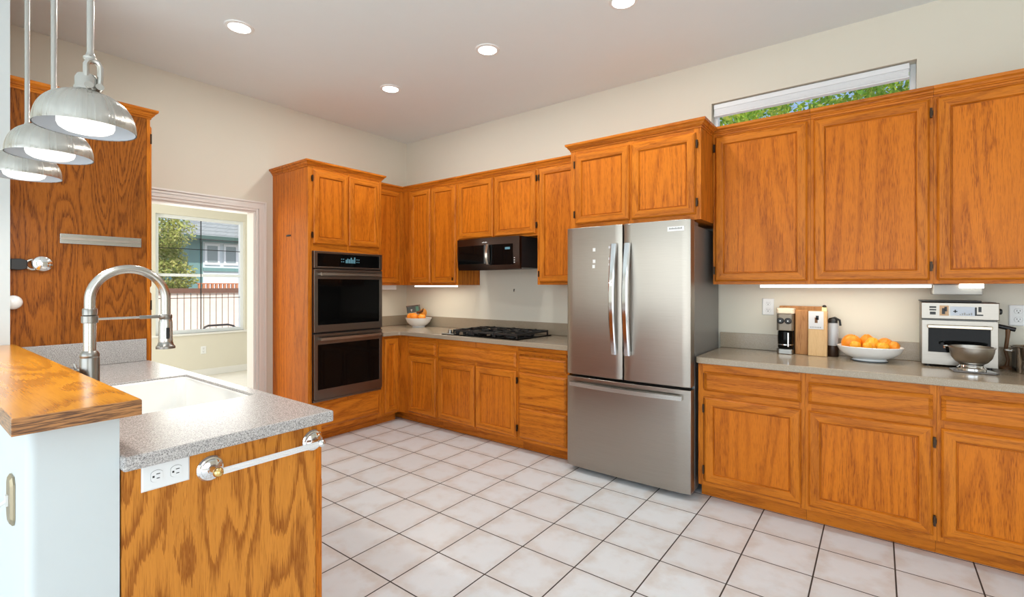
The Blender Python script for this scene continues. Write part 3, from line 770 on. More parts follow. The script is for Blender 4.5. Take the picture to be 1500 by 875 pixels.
# ------------------------------------------------------------------ microwave
mw = thing('microwave', 'black over-the-range microwave hood under the short wall cabinet', 'microwave', (1.247, 0, 1.520))
MB().box(0, .745, -.003, -.40, .012, .291, BLACKP).build('body', mw, bevel=.004)
BRZ = brushed('bronze_black_steel', (.085, .068, .058), .30, .4)
m = MB(); n = 18; R = []
for z_, o_ in ((.0, .0), (.03, .012), (.15, .020), (.29, .020)):
    R.append([(0, -.401, z_)] + [(.745 * k / n, -.415 - o_ - .022 * math.sin(PI * k / n), z_ + (.0 if z_ > .02 else -.006 * math.sin(PI * k / n))) for k in range(n + 1)] + [(.745, -.401, z_)])
m.rings(R, BRZ); dm = m.build('door', mw, smooth=40, uv=True)
def mwpatch(x0, x1, z0, z1, off, mat, nm, parent):
    m = MB(); n = 12; F = []; B = []
    for k in range(n + 1):
        x = x0 + (x1 - x0) * k / n; y = -.435 - .022 * math.sin(PI * x / .745)
        F.append((x, y - off)); B.append((x, y + .004))
    P = F + B[::-1]
    def zc(z): return z
    m.rings([[(x, y, z0) for x, y in P], [(x, y, z1) for x, y in P]], mat); return m.build(nm, parent, smooth=30)
mwpatch(.02, .40, .055, .225, .0025, BLACKG, 'window', dm)
mwpatch(.43, .68, .040, .225, .0025, BLACKG, 'control_panel', dm)
m = MB(); R = []
for k in range(13):
    t_ = k / 12; z = .045 + .185 * t_; y = -.472 - .018 * math.sin(PI * t_)
    R.append([(.400, y + .008, z), (.402, y - .006, z), (.428, y - .006, z), (.430, y + .008, z)])
m.rings(R, NICK)
m.box(.404, .426, -.455, -.475, .047, .060, NICK); m.box(.404, .426, -.455, -.475, .215, .228, NICK)
m.build('handle', dm, smooth=30)
m = MB()
for k in range(7): m.box(.335 + k * .009, .341 + k * .009, -.4545, -.4580, .245, .251 + .002 * (k % 3), WPLAS)
tag(m.build('badge', dm), 'tiny pale lettering')
m = MB()
for z in (.055, .075, .095): m.box(.692, .699, -.437, -.4455, z, z + .007, WPLAS)
m.box(.60, .65, -.4445, -.4535, .175, .195, DISP)
m.build('indicator_lights', dm)

# ------------------------------------------------------------------ cooktop
ck = thing('cooktop', 'black gas cooktop with cast iron grates on the corner counter', 'cooktop', (1.195, -.600, .9145))
CW, CD = .905, .520
m = MB(); m.box(0, CW, 0, CD, 0, .010, BLACKG); m.build('base_plate', ck, bevel=.004)
for (bx_, by_, r_) in ((.27, .13, .045), (.27, .39, .04), (.50, .26, .060), (.74, .13, .04), (.74, .39, .045)):
    m = MB(); m.lathe([(r_ * 1.25, .010), (r_ * 1.2, .016), (r_ * .9, .020), (r_ * .85, .026), (r_, .028), (r_ * .9, .034), (.004, .036)], IRON, (bx_, by_, 0), 24); m.build('burner', ck, smooth=40)
for (x0_, x1_) in ((.135, .380), (.385, .625), (.630, .880)):
    m = MB(); g = .012; zt0, zt1 = .034, .050
    m.box(x0_, x1_, .02, .02 + g, zt0, zt1, IRON); m.box(x0_, x1_, CD - .02 - g, CD - .02, zt0, zt1, IRON)
    m.box(x0_, x0_ + g, .02 + g, CD - .02 - g, zt0, zt1, IRON); m.box(x1_ - g, x1_, .02 + g, CD - .02 - g, zt0, zt1, IRON)
    xm = (x0_ + x1_) / 2
    for yy in (.13, .26, .39): m.box(x0_ + g, xm - .03, yy - .005, yy + .005, zt0, zt1 + .006, IRON); m.box(xm + .03, x1_ - g, yy - .005, yy + .005, zt0, zt1 + .006, IRON)
    m.box(xm - .005, xm + .005, .02 + g, .10, zt0, zt1 + .006, IRON); m.box(xm - .005, xm + .005, .16, .36, zt0, zt1 + .004, IRON); m.box(xm - .005, xm + .005, .42, CD - .02 - g, zt0, zt1 + .006, IRON)
    for xx in (x0_ + .006, x1_ - .006):
        for yy in (.026, CD - .026): m.box(xx - .006, xx + .006, yy - .006, yy + .006, .0095, zt0, IRON)
    m.build('grate', ck, bevel=.002)
for k in range(5):
    m = MB(); m.lathe([(.023, .010), (.023, .016), (.019, .018), (.018, .038), (.015, .042), (.003, .042)], NICKD if k == 0 else BLACKP, (.065, .055 + k * .10, 0), 20); m.build('knob', ck, smooth=35)

# ------------------------------------------------------------------ lamps
def downlight(label, x, y):
    o = thing('recessed_light', label, 'ceiling light', (x, y, CH), 0, 'recessed ceiling lights')
    m = MB(); m.lathe([(.066, -.003), (.066, -.009), (.085, -.006), (.088, -.0005)], plain('white_trim_ring', (.85, .85, .83), .4), seg=36, cap0=False, cap1=False); m.build('trim_ring', o, smooth=40)
    m = MB(); m.lathe([(.064, -.0015), (.064, -.006), (.05, -.009), (.004, -.010)], LENS, seg=36); m.build('lens', o, smooth=60)
    d = bpy.data.lights.new('downlight_lamp', 'AREA'); d.shape = 'DISK'; d.size = .12; d.energy = 9; d.color = (1, .97, .92)
    l = bpy.data.objects.new('downlight_lamp', d); COL.objects.link(l); l.parent = o; l.location = (0, 0, -.02)
downlight('round recessed ceiling light nearest the upper left hanging lamps', 1.150, -2.385)
downlight('round recessed ceiling light nearest the corner of the two walls', 1.148, -1.155)
downlight('round recessed ceiling light in front of the refrigerator cabinet', 2.251, -1.171)
downlight('round recessed ceiling light cut by the top picture edge', 3.274, -1.131)

SHADEIN = plain('white_shade_lining', (.50, .54, .58), .5)
def spun():
    t = NT('spun_nickel'); t.set(Base_Color=(.55, .535, .50), Metallic=1.0, Roughness=.30, Anisotropic=.85)
    tg = t.node('ShaderNodeTangent', direction_type='RADIAL', axis='Z'); t.l.new(tg.outputs[0], t.b.inputs['Tangent'])
    flat = t.vmath('MULTIPLY', t.obj(), (1.0, 1.0, 0.0))
    nm = t.node('ShaderNodeVectorMath', operation='NORMALIZE'); t.l.new(flat, nm.inputs[0])
    n = t.noise(nm.outputs[0], 5.0, 3, .6)
    t.set(Roughness=t.step(n, .3, .7, .20, .40))
    t.bump(n, .35, .012)
    return t.m
SPUN = spun()
def pendant(label, x, y):
    zr = 1.826
    o = thing('pendant_lamp', label, 'pendant lamp', (x, y, zr), 0, 'brushed nickel pendant lamps over the bar')
    Rr_, Hh = .117, .108
    prof = [(Rr_, 0), (Rr_, .006)] + [(Rr_ * math.cos(a) ** .72, .006 + (Hh - .006) * math.sin(a)) for a in [PI / 2 * k / 14 for k in range(1, 13)]]
    prof.append((.030, Hh))
    m = MB(); m.lathe(prof, SPUN, seg=48, cap0=False, cap1=True); m.build('shade', o, smooth=45)
    m = MB(); m.lathe([(r - .0025 if r > .04 else r, max(.001, z - .003)) for r, z in prof] , SHADEIN, seg=48, cap0=False, cap1=False); m.build('shade_lining', o, smooth=60)
    m = MB(); m.lathe([(.066, .034), (.066, .012), (.062, .002), (.050, -.006), (.030, -.011), (.004, -.013)], LENSP, seg=36, cap0=False); m.build('diffuser', o, smooth=60)
    m = MB(); m.lathe([(.044, Hh - .004), (.037, Hh + .002), (.030, Hh + .005), (.029, Hh + .013), (.0265, Hh + .017), (.0265, Hh + .040), (.021, Hh + .052), (.010, Hh + .055)], NICK, seg=28); m.build('socket_cap', o, smooth=35)
    m = MB(); a0 = Hh + .038
    R = []
    for (yy, zz) in ((-.014, a0 - .03), (-.016, a0 + .01), (-.016, a0 + .04), (-.010, a0 + .052), (.0, a0 + .055), (.010, a0 + .052), (.016, a0 + .04), (.016, a0 + .01), (.014, a0 - .03)):
        R.append((.0, yy, zz))
    m.tube([(p[0] + .018, p[1] + .012, p[2]) for p in R], .0075, NICK, 8)
    for s_ in (-1, 1): m.tube([(.018, .012 + s_ * .012, a0 - .022), (.034, .012 + s_ * .012, a0 - .022)], .010, NICK, 12)
    m.build('yoke', o, smooth=40)
    m = MB(); m.lathe([(.010, a0 + .050), (.017, a0 + .058), (.017, a0 + .064), (.011, a0 + .070), (.0085, a0 + .080), (.0085, CH - zr - .03)], NICK, (.010, .007, 0), 16); m.build('stem', o, smooth=35)
    m = MB(); m.lathe([(.0085, CH - zr - .032), (.055, CH - zr - .026), (.060, CH - zr - .018), (.060, CH - zr - .0005)], NICK, (.010, .007, 0), 28); m.build('ceiling_canopy', o, smooth=35)
    d = bpy.data.lights.new('pendant_bulb', 'AREA'); d.shape = 'DISK'; d.size = .095; d.energy = 3.0; d.color = (1, .95, .88)
    l = bpy.data.objects.new('pendant_bulb', d); COL.objects.link(l); l.parent = o; l.location = (0, 0, -.022)
pendant('nearest and largest looking brushed nickel dome pendant over the bar', 2.632, -3.444)
pendant('middle brushed nickel dome pendant of the row over the bar', 2.143, -3.444)
pendant('farthest brushed nickel dome pendant, half hidden by the white wall', 1.632, -3.444)

def strip(label, loc, L_, rotz=0, lit=True, power=2.0, h=.018, wd=.045):
    o = thing('under_cabinet_light', label, 'cabinet light', loc, rotz)
    MB().box(0, L_, -wd / 2, wd / 2, -.006, -.0005, WPLAS).build('housing', o)
    MB().box(.003, L_ - .003, -wd / 2 + .003, wd / 2 - .003, -h, -.0065, STRIP if lit else WPLAS).build('light_bar', o, bevel=.003)
    if power:
        d = bpy.data.lights.new('strip_lamp', 'AREA'); d.shape = 'RECTANGLE'; d.size = L_ * .95; d.size_y = wd * .8; d.energy = power; d.color = (1, .90, .72)
        l = bpy.data.objects.new('strip_lamp', d); COL.objects.link(l); l.parent = o; l.location = (L_ / 2, 0, -h - .004)
strip('long glowing light strip under the cabinets above the orange fruit bowl', (3.856, -.255, UB), .865, power=1.5, h=.022)
strip('glowing light strip under the corner cabinet above the small fruit bowl', (.45, -.255, UB), .62, power=1.3, h=.020)
strip('pale unlit light bar under the cabinet beside the oven tower', (.235, -.76, UB), .40, PI / 2, lit=False, power=.8, h=.05)
bk = thing('under_cabinet_light', 'short grey and white light box under the cabinet above the toaster oven', 'cabinet light', (4.725, -.23, UB))
MB().box(.0, .205, 0, .14, -.062, -.0005, plain('grey_box_metal', (.33, .32, .30), .4, .3)).build('housing', bk, bevel=.006)
MB().box(.110, .205, -.03, -.0005, -.024, -.0005, STRIP).build('light_bar', bk, bevel=.002)

# ------------------------------------------------------------------ things on the right counter
CT = .9145
cf = thing('coffee_maker', 'slim black and steel coffee maker with two dials', 'coffee maker', (3.938, -.165, CT))
m = MB(); m.poly(rounded(0, .098, 0, .10, .02), 0, .034, NICKD); m.build('base', cf, bevel=.003)
m = MB(); m.box(.006, .092, .086, .098, .0345, .155, BLACKP); m.build('back_column', cf)
m = MB(); m.lathe([(.040, .036), (.045, .042), (.047, .10), (.046, .148), (.038, .154)], BLACKG, (.049, .036, 0), 28); m.lathe([(.0475, .06), (.0475, .066)], CHROME, (.049, .036, 0), 28, False, False)
tag(m.build('carafe', cf, smooth=40), 'black glass carafe')
MB().box(.066, .075, -.016, -.0085, .050, .145, CHROME).build('carafe_handle', cf, bevel=.003)
m = MB(); m.poly(rounded(0, .098, -.004, .10, .02), .156, .268, plain('taupe_panel', (.22, .18, .135), .35, .4)); m.build('head', cf, bevel=.004)
for x_ in (.026, .070):
    m = MB(); m.lathe([(.021, 0), (.021, .006), (.016, .009), (.015, .016), (.003, .017)], BLACKP, (x_, -.0045, .222), 20, M=Matrix.Rotation(PI / 2, 4, 'X')); m.lathe([(.004, .018), (.004, .019)], WPLAS, (x_, -.0045, .222), 8, M=Matrix.Rotation(PI / 2, 4, 'X')); m.build('dial', cf, smooth=35)
m = MB(); m.poly(rounded(-.003, .104, -.006, .10, .02), .2685, .306, BEIGE); m.build('lid', cf, bevel=.006)
m = MB(); m.box(0, .275, 0, .026, 0, .318, BOARDC); tag(m.build('cutting_board', loc=(3.938, -.0485, CT), bevel=.006), 'large cherry wood cutting board standing behind the coffee maker', 'cutting board')
m = MB(); m.box(0, .072, 0, .030, 0, .295, BOARDC); tag(m.build('cutting_board', loc=(4.042, -.118, CT), bevel=.004), 'narrow reddish wooden board between the coffee maker and the maple block', 'cutting board')
kb = thing('knife_block', 'pale maple block with a grey printed tag, right of the coffee maker', 'wooden block', (4.118, -.150, CT))
MB().box(0, .105, 0, .070, 0, .292, BOARDM).build('block', kb, bevel=.004)
m = MB(); m.box(.004, .086, -.0025, -.0003, .175, .290, PAPER); m.box(.038, .054, -.0031, -.0025, .215, .25, BROWN); m.box(.044, .060, -.0031, -.0025, .235, .262, BLACKP)
for k in range(7): m.box(.012 + k * .009, .018 + k * .009, -.0031, -.0025, .184, .190, DARKG)
m.build('printed_tag', kb)
m = MB(); m.box(.075, .100, .02, .045, .2925, .315, plain('butter_yellow', (.80, .66, .34), .5)); m.sphere((.088, .03, .322), (.012, .012, .009), BLACKP); m.build('knife_handle', kb)
pb = thing('water_pitcher', 'narrow clear bottle with black handle and dark base behind the maple block', 'bottle', (4.250, -.085, CT))
m = MB(); m.lathe([(.030, 0), (.032, .004), (.032, .068), (.030, .070)], plain('dark_brown_base', (.035, .016, .009), .3), seg=24); m.build('base', pb, smooth=35)
m = MB(); m.lathe([(.030, .071), (.031, .09), (.031, .20), (.026, .215)], plain('grey_clear_body', (.42, .44, .47), .15, 0, .3), seg=24); m.build('body', pb, smooth=40)
m = MB(); m.lathe([(.026, .2155), (.027, .235), (.020, .245), (.003, .247)], BLACKP, seg=24); m.tube([(-.02, -.012, .238), (.012, -.018, .250), (.036, -.012, .235), (.040, -.008, .20)], .007, BLACKP, 8); m.build('lid_handle', pb, smooth=40)

def fruit(name, label, cat, c, r, mat, rot=(0, 0, 0), bend=0.0, group=None, stem=False):
    M = Matrix.Rotation(rot[2], 4, 'Z') @ Matrix.Rotation(rot[1], 4, 'Y') @ Matrix.Rotation(rot[0], 4, 'X')
    def fn(p):
        q = Vector(p); a = math.atan2(q.y, q.x)
        q *= 1 + .035 * math.cos(5 * a)
        q.z += bend * q.x * q.x
        return q
    m = MB(); m.sphere((0, 0, 0), r, mat, 24, 14, M, fn)
    o = m.build(name, None, loc=c, smooth=80)
    tag(o, label, cat, group)
    if stem:
        s_ = MB(); s_.tube([(0, 0, r[2] * .9), (.004, 0, r[2] + .012)], [.004, .003], BROWN, 8); s_.build('stem', o)
    return o
bw = thing('fruit_bowl', 'wide white oval bowl of orange fruit on the right counter', 'bowl', (4.440, -.180, CT))
m = MB()
prof = [(.085, .0), (.087, .006), (.080, .014), (.120, .030), (.150, .055), (.166, .088), (.163, .090), (.145, .060), (.112, .036), (.04, .026)]
R = [[(r * math.cos(a), r * .82 * math.sin(a) + 0, z) for a in [2 * PI * k / 48 for k in range(48)]] for r, z in prof]
m.rings(R, CER); m.build('bowl_body', bw, smooth=50)
m = MB(); m.lathe([(.078, .0002), (.090, .0006), (.090, .004), (.088, .0055)], plain('dark_foot', (.08, .09, .10), .3), seg=40); m.build('foot_ring', bw, smooth=40)
bx0, by0 = 4.440, -.180
fruit('orange', 'large orange fruit half at the left of the wide bowl', 'fruit', (bx0 - .092, by0 + .012, CT + .100), (.052, .046, .054), ORNG, (.2, .3, .2), group='fruit in the wide white bowl')
fruit('orange', 'orange fruit second from left at the back of the wide bowl', 'fruit', (bx0 - .012, by0 + .052, CT + .104), (.042, .04, .052), ORNG, (.1, -.2, 1.0), group='fruit in the wide white bowl')
fruit('orange', 'yellow orange fruit in the middle of the wide bowl', 'fruit', (bx0 + .012, by0 - .018, CT + .098), (.038, .036, .046), YELO, (.3, .1, 2.0), group='fruit in the wide white bowl')
fruit('orange', 'deep orange fruit right of centre in the wide bowl', 'fruit', (bx0 + .072, by0 + .034, CT + .094), (.042, .042, .046), ORNG, (.3, .5, .4), group='fruit in the wide white bowl')
fruit('orange', 'orange fruit at the far right rim of the wide bowl', 'fruit', (bx0 + .116, by0 - .018, CT + .098), (.028, .034, .028), ORNG, (.2, .5, .1), group='fruit in the wide white bowl')
fruit('lemon', 'pale yellow fruit piece at the front left of the wide bowl', 'fruit', (bx0 - .068, by0 - .068, CT + .098), (.030, .022, .022), YELO, (.2, .2, .3), group='fruit in the wide white bowl')
fruit('lemon', 'yellow fruit piece at the front middle of the wide bowl', 'fruit', (bx0 - .008, by0 - .082, CT + .098), (.026, .022, .022), YELO, (.1, .2, .9), group='fruit in the wide white bowl')
fruit('lemon', 'yellow fruit piece at the front right of the wide bowl', 'fruit', (bx0 + .064, by0 - .062, CT + .098), (.032, .024, .024), YELO, (.4, .1, .1), group='fruit in the wide white bowl')

# toaster oven
to = thing('toaster_oven', 'stainless toaster oven with glass door on the right counter', 'toaster oven', (4.679, -.200, CT))
TW, TD, THh = .311, .172, .372
MB().box(0, TW, .004, TD, .012, THh - .008, DARKG).build('body', to, bevel=.006)
MB().box(-.004, TW * .8, -.004, TD, THh - .0075, THh, BLACKP).build('top_plate', to, bevel=.002)
m = MB(); m.rings([rect(-.004, TW + .004, .268, .362, .004), rect(-.004, TW + .004, .268, .362, -.020), rect(0, TW, .272, .358, -.026)], TSTEEL); cp_ = m.build('control_panel', to, uv=True)
m = MB()
m.box(.120, .220, -.0262, -.0268, .290, .340, plain('pale_blue_sticker', (.55, .60, .68), .6))
m.box(.076, .114, -.0262, -.0268, .288, .345, plain('tan_sticker', (.55, .35, .20), .6))
for (a, b, c_, d) in ((.033, .062, .330, .340), (.033, .062, .316, .324), (.035, .060, .293, .309), (.086, .099, .297, .330), (.096, .107, .312, .338), (.132, .150, .311, .316), (.138, .144, .306, .322), (.219, .252, .292, .299), (.219, .227, .299, .337), (.233, .245, .312, .340)): m.box(a, b, -.0269, -.0274, c_, d, BLACKP)
for k in range(6): m.box(.158 + k * .009, .164 + k * .009, -.0269, -.0274, .294, .299 + .004 * (k % 3), DARKG)
m.build('stickers', cp_)
m = MB(); m.lathe([(.016, 0), (.016, .012), (.012, .016), (.003, .016)], BLACKP, (TW + .0045, .03, .315), 18, M=Matrix.Rotation(PI / 2, 4, 'Y')); m.build('knob', to, smooth=35)
dt = frame_mb(0, TW, .012, .262, .003, -.018, TSTEEL, .030, .072, .028).build('door', to, uv=True, bevel=.002)
MB().box(.028, TW - .028, -.004, -.014, .082, .236, BLACKG).build('door_glass', dt)
m = MB(); m.box(.024, TW - .024, -.040, -.024, .218, .236, plain('warm_steel_handle', (.62, .52, .40), .25, 1.0)); m.box(.04, .055, -.025, -.017, .226, .238, TSTEEL); m.box(TW - .055, TW - .04, -.025, -.017, .226, .238, TSTEEL); m.build('handle', dt, bevel=.003)
for x_ in (.03, TW - .03):
    for y_ in (.02, TD - .02): m = MB(); m.lathe([(.012, 0), (.012, .012)], BLACKP, (x_, y_, 0), 12); m.build('foot', to)

mb_ = thing('footed_bowl', 'steel mixing bowl on a clamped foot standing on a dark flat base', 'mixing bowl', (4.873, -.330, CT))
m = MB(); m.poly([(-.075, -.050), (.085, -.060), (.100, -.045), (.075, .055), (-.062, .060), (-.085, .03)], 0, .010, plain('smoked_base', (.16, .14, .13), .2, .5)); m.build('base_plate', mb_, bevel=.003)
m = MB(); m.lathe([(.058, .0105), (.058, .022), (.050, .028), (.046, .036), (.050, .042)], CHROME, seg=32); m.build('foot', mb_, smooth=35)
m = MB(); m.lathe([(.044, .042), (.062, .052), (.079, .075), (.087, .105), (.090, .128), (.094, .130), (.094, .134), (.087, .134), (.083, .105), (.074, .078), (.05, .058), (.004, .054)], STEEL, seg=40); m.build('bowl', mb_, uv=True, smooth=40)
m = MB(); m.tube([(-.094, 0, .132), (-.108, .0, .130), (-.106, .0, .118)], .005, CHROME, 8); m.build('clip', mb_)
tp_ = thing('utensil_stand', 'small brown stand with a dark bar, between toaster oven and steel pot', 'stand', (5.040, -.085, CT))
m = MB(); m.lathe([(.030, 0), (.030, .010), (.014, .018)], BROWN, seg=20); m.tube([(0, 0, .012), (.006, 0, .05), (-.004, 0, .10), (.004, 0, .175), (.006, 0, .218)], [.009, .007, .008, .009, .011], BROWN, 10); m.build('post', tp_, smooth=40)
m = MB(); m.tube([(-.044, 0, .236), (.034, 0, .216)], [.012, .012], BLACKP, 10); m.build('crossbar', tp_, smooth=40)
po = thing('cooking_pot', 'tall polished steel pot at the right picture edge', 'pot', (5.132, -.185, CT))
m = MB(); m.lathe([(.084, 0), (.088, .004), (.089, .130), (.093, .134), (.093, .138), (.086, .138), (.085, .10), (.085, .010), (.004, .008)], plain('copper_tinted_steel', (.62, .54, .46), .16, 1.0), seg=44); m.build('pot_body', po, smooth=35)
m = MB(); m.tube([(-.088, -.02, .11), (-.108, -.01, .112), (-.108, .02, .112), (-.086, .026, .11)], .005, CHROME, 8); m.build('handle', po, smooth=40)

# ------------------------------------------------------------------ small fruit bowl in the corner
fx, fy_ = .410, -.180
fb = thing('fruit_bowl', 'small round white bowl of fruit in the counter corner', 'bowl', (fx, fy_, CT))
m = MB(); m.lathe([(.070, 0), (.072, .004), (.068, .010), (.100, .028), (.128, .058), (.145, .098), (.1475, .104), (.143, .104), (.123, .060), (.09, .034), (.004, .022)], CER, seg=44); m.build('bowl_body', fb, smooth=50)
G2 = 'things in the small white bowl'
fruit('orange', 'orange at the front left of the small corner bowl', 'fruit', (fx - .070, fy_ - .052, CT + .112), (.045, .042, .040), ORNG, group=G2)
fruit('orange', 'orange at the front middle of the small corner bowl', 'fruit', (fx + .008, fy_ - .072, CT + .116), (.046, .044, .042), ORNG, group=G2)
fruit('orange', 'orange at the right rim of the small corner bowl', 'fruit', (fx + .085, fy_ - .030, CT + .112), (.045, .044, .038), ORNG, group=G2)
fruit('orange', 'tallest orange fruit piled at the back of the small corner bowl', 'fruit', (fx + .035, fy_ + .035, CT + .150), (.042, .040, .054), plain('amber_skin', (.62, .24, .02), .45, noise=.15), (.0, .35, 0), group=G2)
m = MB(); m.box(-.075, .062, -.03, .03, -.032, .034, plain('dark_green_grey_pack', (.06, .075, .075), .4, noise=.3)); m.box(-.078, .064, -.032, .032, .0345, .046, plain('dark_brown_lid', (.10, .06, .045), .5)); m.box(-.030, -.012, -.031, -.0305, -.004, .002, WPLAS); m.box(-.024, -.018, -.031, -.0305, -.022, -.004, WPLAS); m.box(.03, .061, -.031, -.0303, -.028, .03, plain('green_label', (.09, .22, .16), .5))
o = m.build('snack_pack', loc=(fx - .072, fy_ - .002, CT + .194), bevel=.003); o.rotation_euler = (0, -.12, .55)
tag(o, 'dark grey and green pack lying on the oranges in the corner bowl', 'pack', G2)
m = MB(); m.tube([(-.05, 0, .0), (-.01, 0, .004), (.030, 0, .016), (.048, 0, .048)], [.014, .016, .012, .004], plain('dark_fruit_stem', (.10, .035, .012), .6), 10)
tag(m.build('dried_chili', loc=(fx + .075, fy_ - .040, CT + .164), smooth=50), 'dark brown curved stem lying over the oranges in the corner bowl', 'fruit', G2)

# small nail hole above the cooktop
m = MB(); m.tube([(0, 0, 0), (0, -.010, 0)], .004, BLACKP, 8); m.box(-.003, .003, -.012, -.006, -.022, .004, BLACKP)
tag(m.build('wall_hook', loc=(1.612, -.0008, 1.336)), 'tiny black hook on the bare wall above the cooktop', 'hook')

# blind in the high window
bl = thing('window_blind', 'white blind raised to the top of the high window', 'blind', (WX0 + .012, .030, WZ1 - .004))
BWd = WX1 - WX0 - .045
MB().box(0, BWd, -.012, .034, -.038, -.002, VINYL).build('headrail', bl, bevel=.004)
MB().box(0, BWd, -.010, .034, -.092, -.080, VINYL).build('bottom_rail', bl, bevel=.003)
m = MB()
for k in range(7): m.box(.004, BWd - .004, -.011, .034, -.0795 + k * .0058, -.0745 + k * .0058, VINYL)
m.build('slat_stack', bl)

# ------------------------------------------------------------------ outside
m = MB(); m.box(-40, RX + 12, -30, 30, -.40, -.12, CONC); struct(m.build('ground'))
def leaves(blobs, n, size, mat, seed, name, parent):
    rg = np.random.default_rng(seed); V = []; Fc = []
    for (c, r, fr_) in blobs:
        k = int(n * fr_)
        d = rg.normal(size=(k, 3)); d /= np.linalg.norm(d, axis=1)[:, None]
        rad = rg.uniform(.55, 1.0, k) ** .6
        # lumpy outline
        lump = 1 + .22 * np.sin(5 * d[:, 0] + 3 * d[:, 1] + seed) * np.cos(4 * d[:, 2])
        p = np.array(c) + d * (rad * lump)[:, None] * np.array(r)
        t1 = rg.normal(size=(k, 3)); t1 /= np.linalg.norm(t1, axis=1)[:, None]
        t2 = np.cross(t1, rg.normal(size=(k, 3))); t2 /= np.linalg.norm(t2, axis=1)[:, None]
        s_ = (size * rg.uniform(.6, 1.3, k))[:, None]
        i0 = len(V)
        q = np.stack([p - t1 * s_, p + t2 * s_ * .45, p + t1 * s_, p - t2 * s_ * .45], 1).reshape(-1, 3)
        base = sum(len(a) for a in V)
        V.append(q); Fc.append(np.arange(base, base + 4 * k).reshape(-1, 4))
    V = np.concatenate(V); Fc = np.concatenate(Fc)
    me = bpy.data.meshes.new(name); me.from_pydata(V.tolist(), [], Fc.tolist()); me.materials.append(mat); me.update()
    o = bpy.data.objects.new(name, me); COL.objects.link(o); o.parent = parent
    return o
def tree(label, loc, h, blobs, n, size, mat, seed, branches=(), tr=.14):
    o = thing('tree', label, 'tree', loc)
    m = MB(); m.tube([(0, 0, -.2), (.05, .02, h * .4), (.0, .1, h)], [tr, tr * .8, tr * .35], BARK, 10)
    for (a, b) in branches: m.tube([a, tuple((x + y) / 2 + .08 for x, y in zip(a, b)), b], [tr * .45, tr * .32, tr * .12], BARK, 8)
    m.build('trunk', o, smooth=50)
    leaves(blobs, n, size, mat, seed, 'foliage', o)
    return o
tree('dense olive green tree in front of the neighbouring house, seen through the far window', (-10.6, 0.12, -.1), 3.0,
     [((0, 0, 2.95), (.9, 1.15, 1.2), .42), ((.2, -.6, 1.9), (.8, .9, 1.0), .22), ((.1, .30, 1.75), (.6, .95, .8), .25), ((0, -1.0, 3.2), (.8, .9, .9), .11)], 26000, .05, LEAF1, 3)
tree('leafy green tree behind the high window, left trunk', (1.7, 3.7, -.1), 4.2,
     [((.1, 0, 4.4), (1.5, 1.1, 1.3), .5), ((1.3, .5, 4.8), (1.2, .9, .8), .3), ((-.8, .6, 4.0), (1.2, 1.0, 1.0), .2)], 12000, .06, LEAF2, 5, [((0, .1, 2.8), (.9, .2, 4.9)), ((0, .1, 3.2), (-.7, 0, 4.6))], .12)
tree('leafy green tree behind the high window, right trunk', (5.5, 6.3, -.1), 5.0,
     [((-.1, 0, 5.2), (1.5, 1.1, 1.2), .40), ((-1.7, .1, 4.9), (1.1, .9, .9), .3), ((.9, .2, 5.5), (1.2, .9, .9), .30)], 12000, .065, LEAF2, 9, [((0, .1, 3.4), (-1.8, .0, 5.3)), ((0, .1, 3.8), (1.0, .1, 5.6))], .13)
# fence
fe = thing('fence', 'pale vertical board fence with brown top rail beyond the far window', 'fence', (-9.0, 0, -.12))
m = MB(); rf = random.Random(2); y_ = -1.6
while y_ < 4.2:
    wd_ = .125; m.box(-.012, .012 + rf.uniform(-.003, .003), y_, y_ + wd_, .02, 1.34, FENCEM); y_ += wd_ + .018
m.build('boards', fe)
m = MB(); m.box(-.02, .06, -1.6, 4.2, 1.325, 1.44, FENCED); m.build('top_rail', fe)
MB().box(-.06, -.02, -1.6, 4.2, .1, 1.3, FENCED).build('backing', fe)
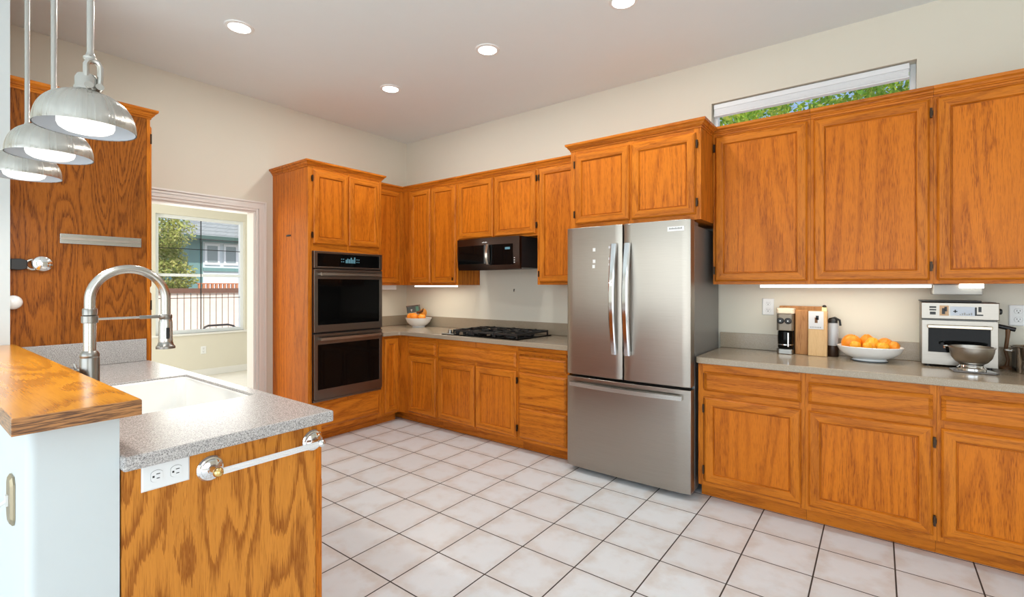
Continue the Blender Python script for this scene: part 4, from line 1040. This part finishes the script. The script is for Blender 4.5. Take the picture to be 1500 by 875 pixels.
# terracotta row behind the fence
tcr = thing('terracotta_balustrade', 'row of terracotta pieces with a small chimney pot above the fence', 'balustrade', (-9.4, 1.10, -.12))
m = MB(); m.box(-.04, .04, 0, 1.15, .0, 1.40, TERRA)
for k in range(11): m.box(-.03, .03, .03 + k * .10, .085 + k * .10, 1.401, 1.55, TERRA)
m.box(-.035, .035, 0, 1.09, 1.5505, 1.575, TERRA)
m.build('row', tcr)
m = MB(); m.box(-.07, .07, 1.10, 1.24, 0, 1.60, BROWN); m.box(-.09, .09, 1.08, 1.26, 1.601, 1.65, BROWN); m.build('pot', tcr)
# house
hs = thing('neighbour_house', 'pale blue neighbouring house with grey shingle roof and two windows', 'house', (-13.0, 2.15, -.12))
m = MB(); m.box(-5, 0, 0.4, 9, .0, 3.02, PALEB); m.build('wall', hs)
m = MB(); m.box(-5, -.02, 0, .395, 0, 3.02, TEAL); m.build('corner_wing', hs)
m = MB(); m.box(.001, .02, .395, 9, 2.95, 3.0, TEAL); m.box(.001, .05, .395, 9, 1.99, 2.10, TEAL); m.build('trim_band', hs)
m = MB()
A_ = [(-5.6, -.55, 3.0), (.55, -.55, 3.0), (.55, 9.3, 3.0), (-5.6, 9.3, 3.0)]; B_ = [(-3.2, 2.2, 4.6), (-2.0, 2.2, 4.6), (-2.0, 7.0, 4.6), (-3.2, 7.0, 4.6)]
m.rings([A_, [(x, y, z + .08) for x, y, z in A_], B_], ROOFM); rf_ = m.build('roof', hs)
m = MB(); m.box(.551, .60, -.6, 9.3, 2.99, 3.10, FASC); m.box(-5.6, .6, -.60, -.551, 2.99, 3.10, FASC); m.build('fascia', hs)
for yy in (.49, 1.06):
    m = MB(); m.box(.0005, .04, yy - .05, yy + .40, 2.20, 2.90, VINYL); wf = m.build('window_frame', hs)
    MB().box(.0405, .05, yy + .02, yy + .33, 2.28, 2.82, plain('house_pane', (.25, .31, .34), .1)).build('pane', wf)
# handrail outside the far window
hr = MB()
hr.tube([(0, 0, .0), (0, 0, .55), (0, .05, .64), (0, .12, .67), (0, .50, .67), (0, .60, .64), (0, .95, .30), (0, .95, 0)], .022, plain('dark_rail_metal', (.05, .045, .04), .4, .6), 10)
tag(hr.build('handrail', loc=(-6.6, .20, -.12), smooth=40), 'dark bent metal handrail in front of the pale fence outside', 'handrail')
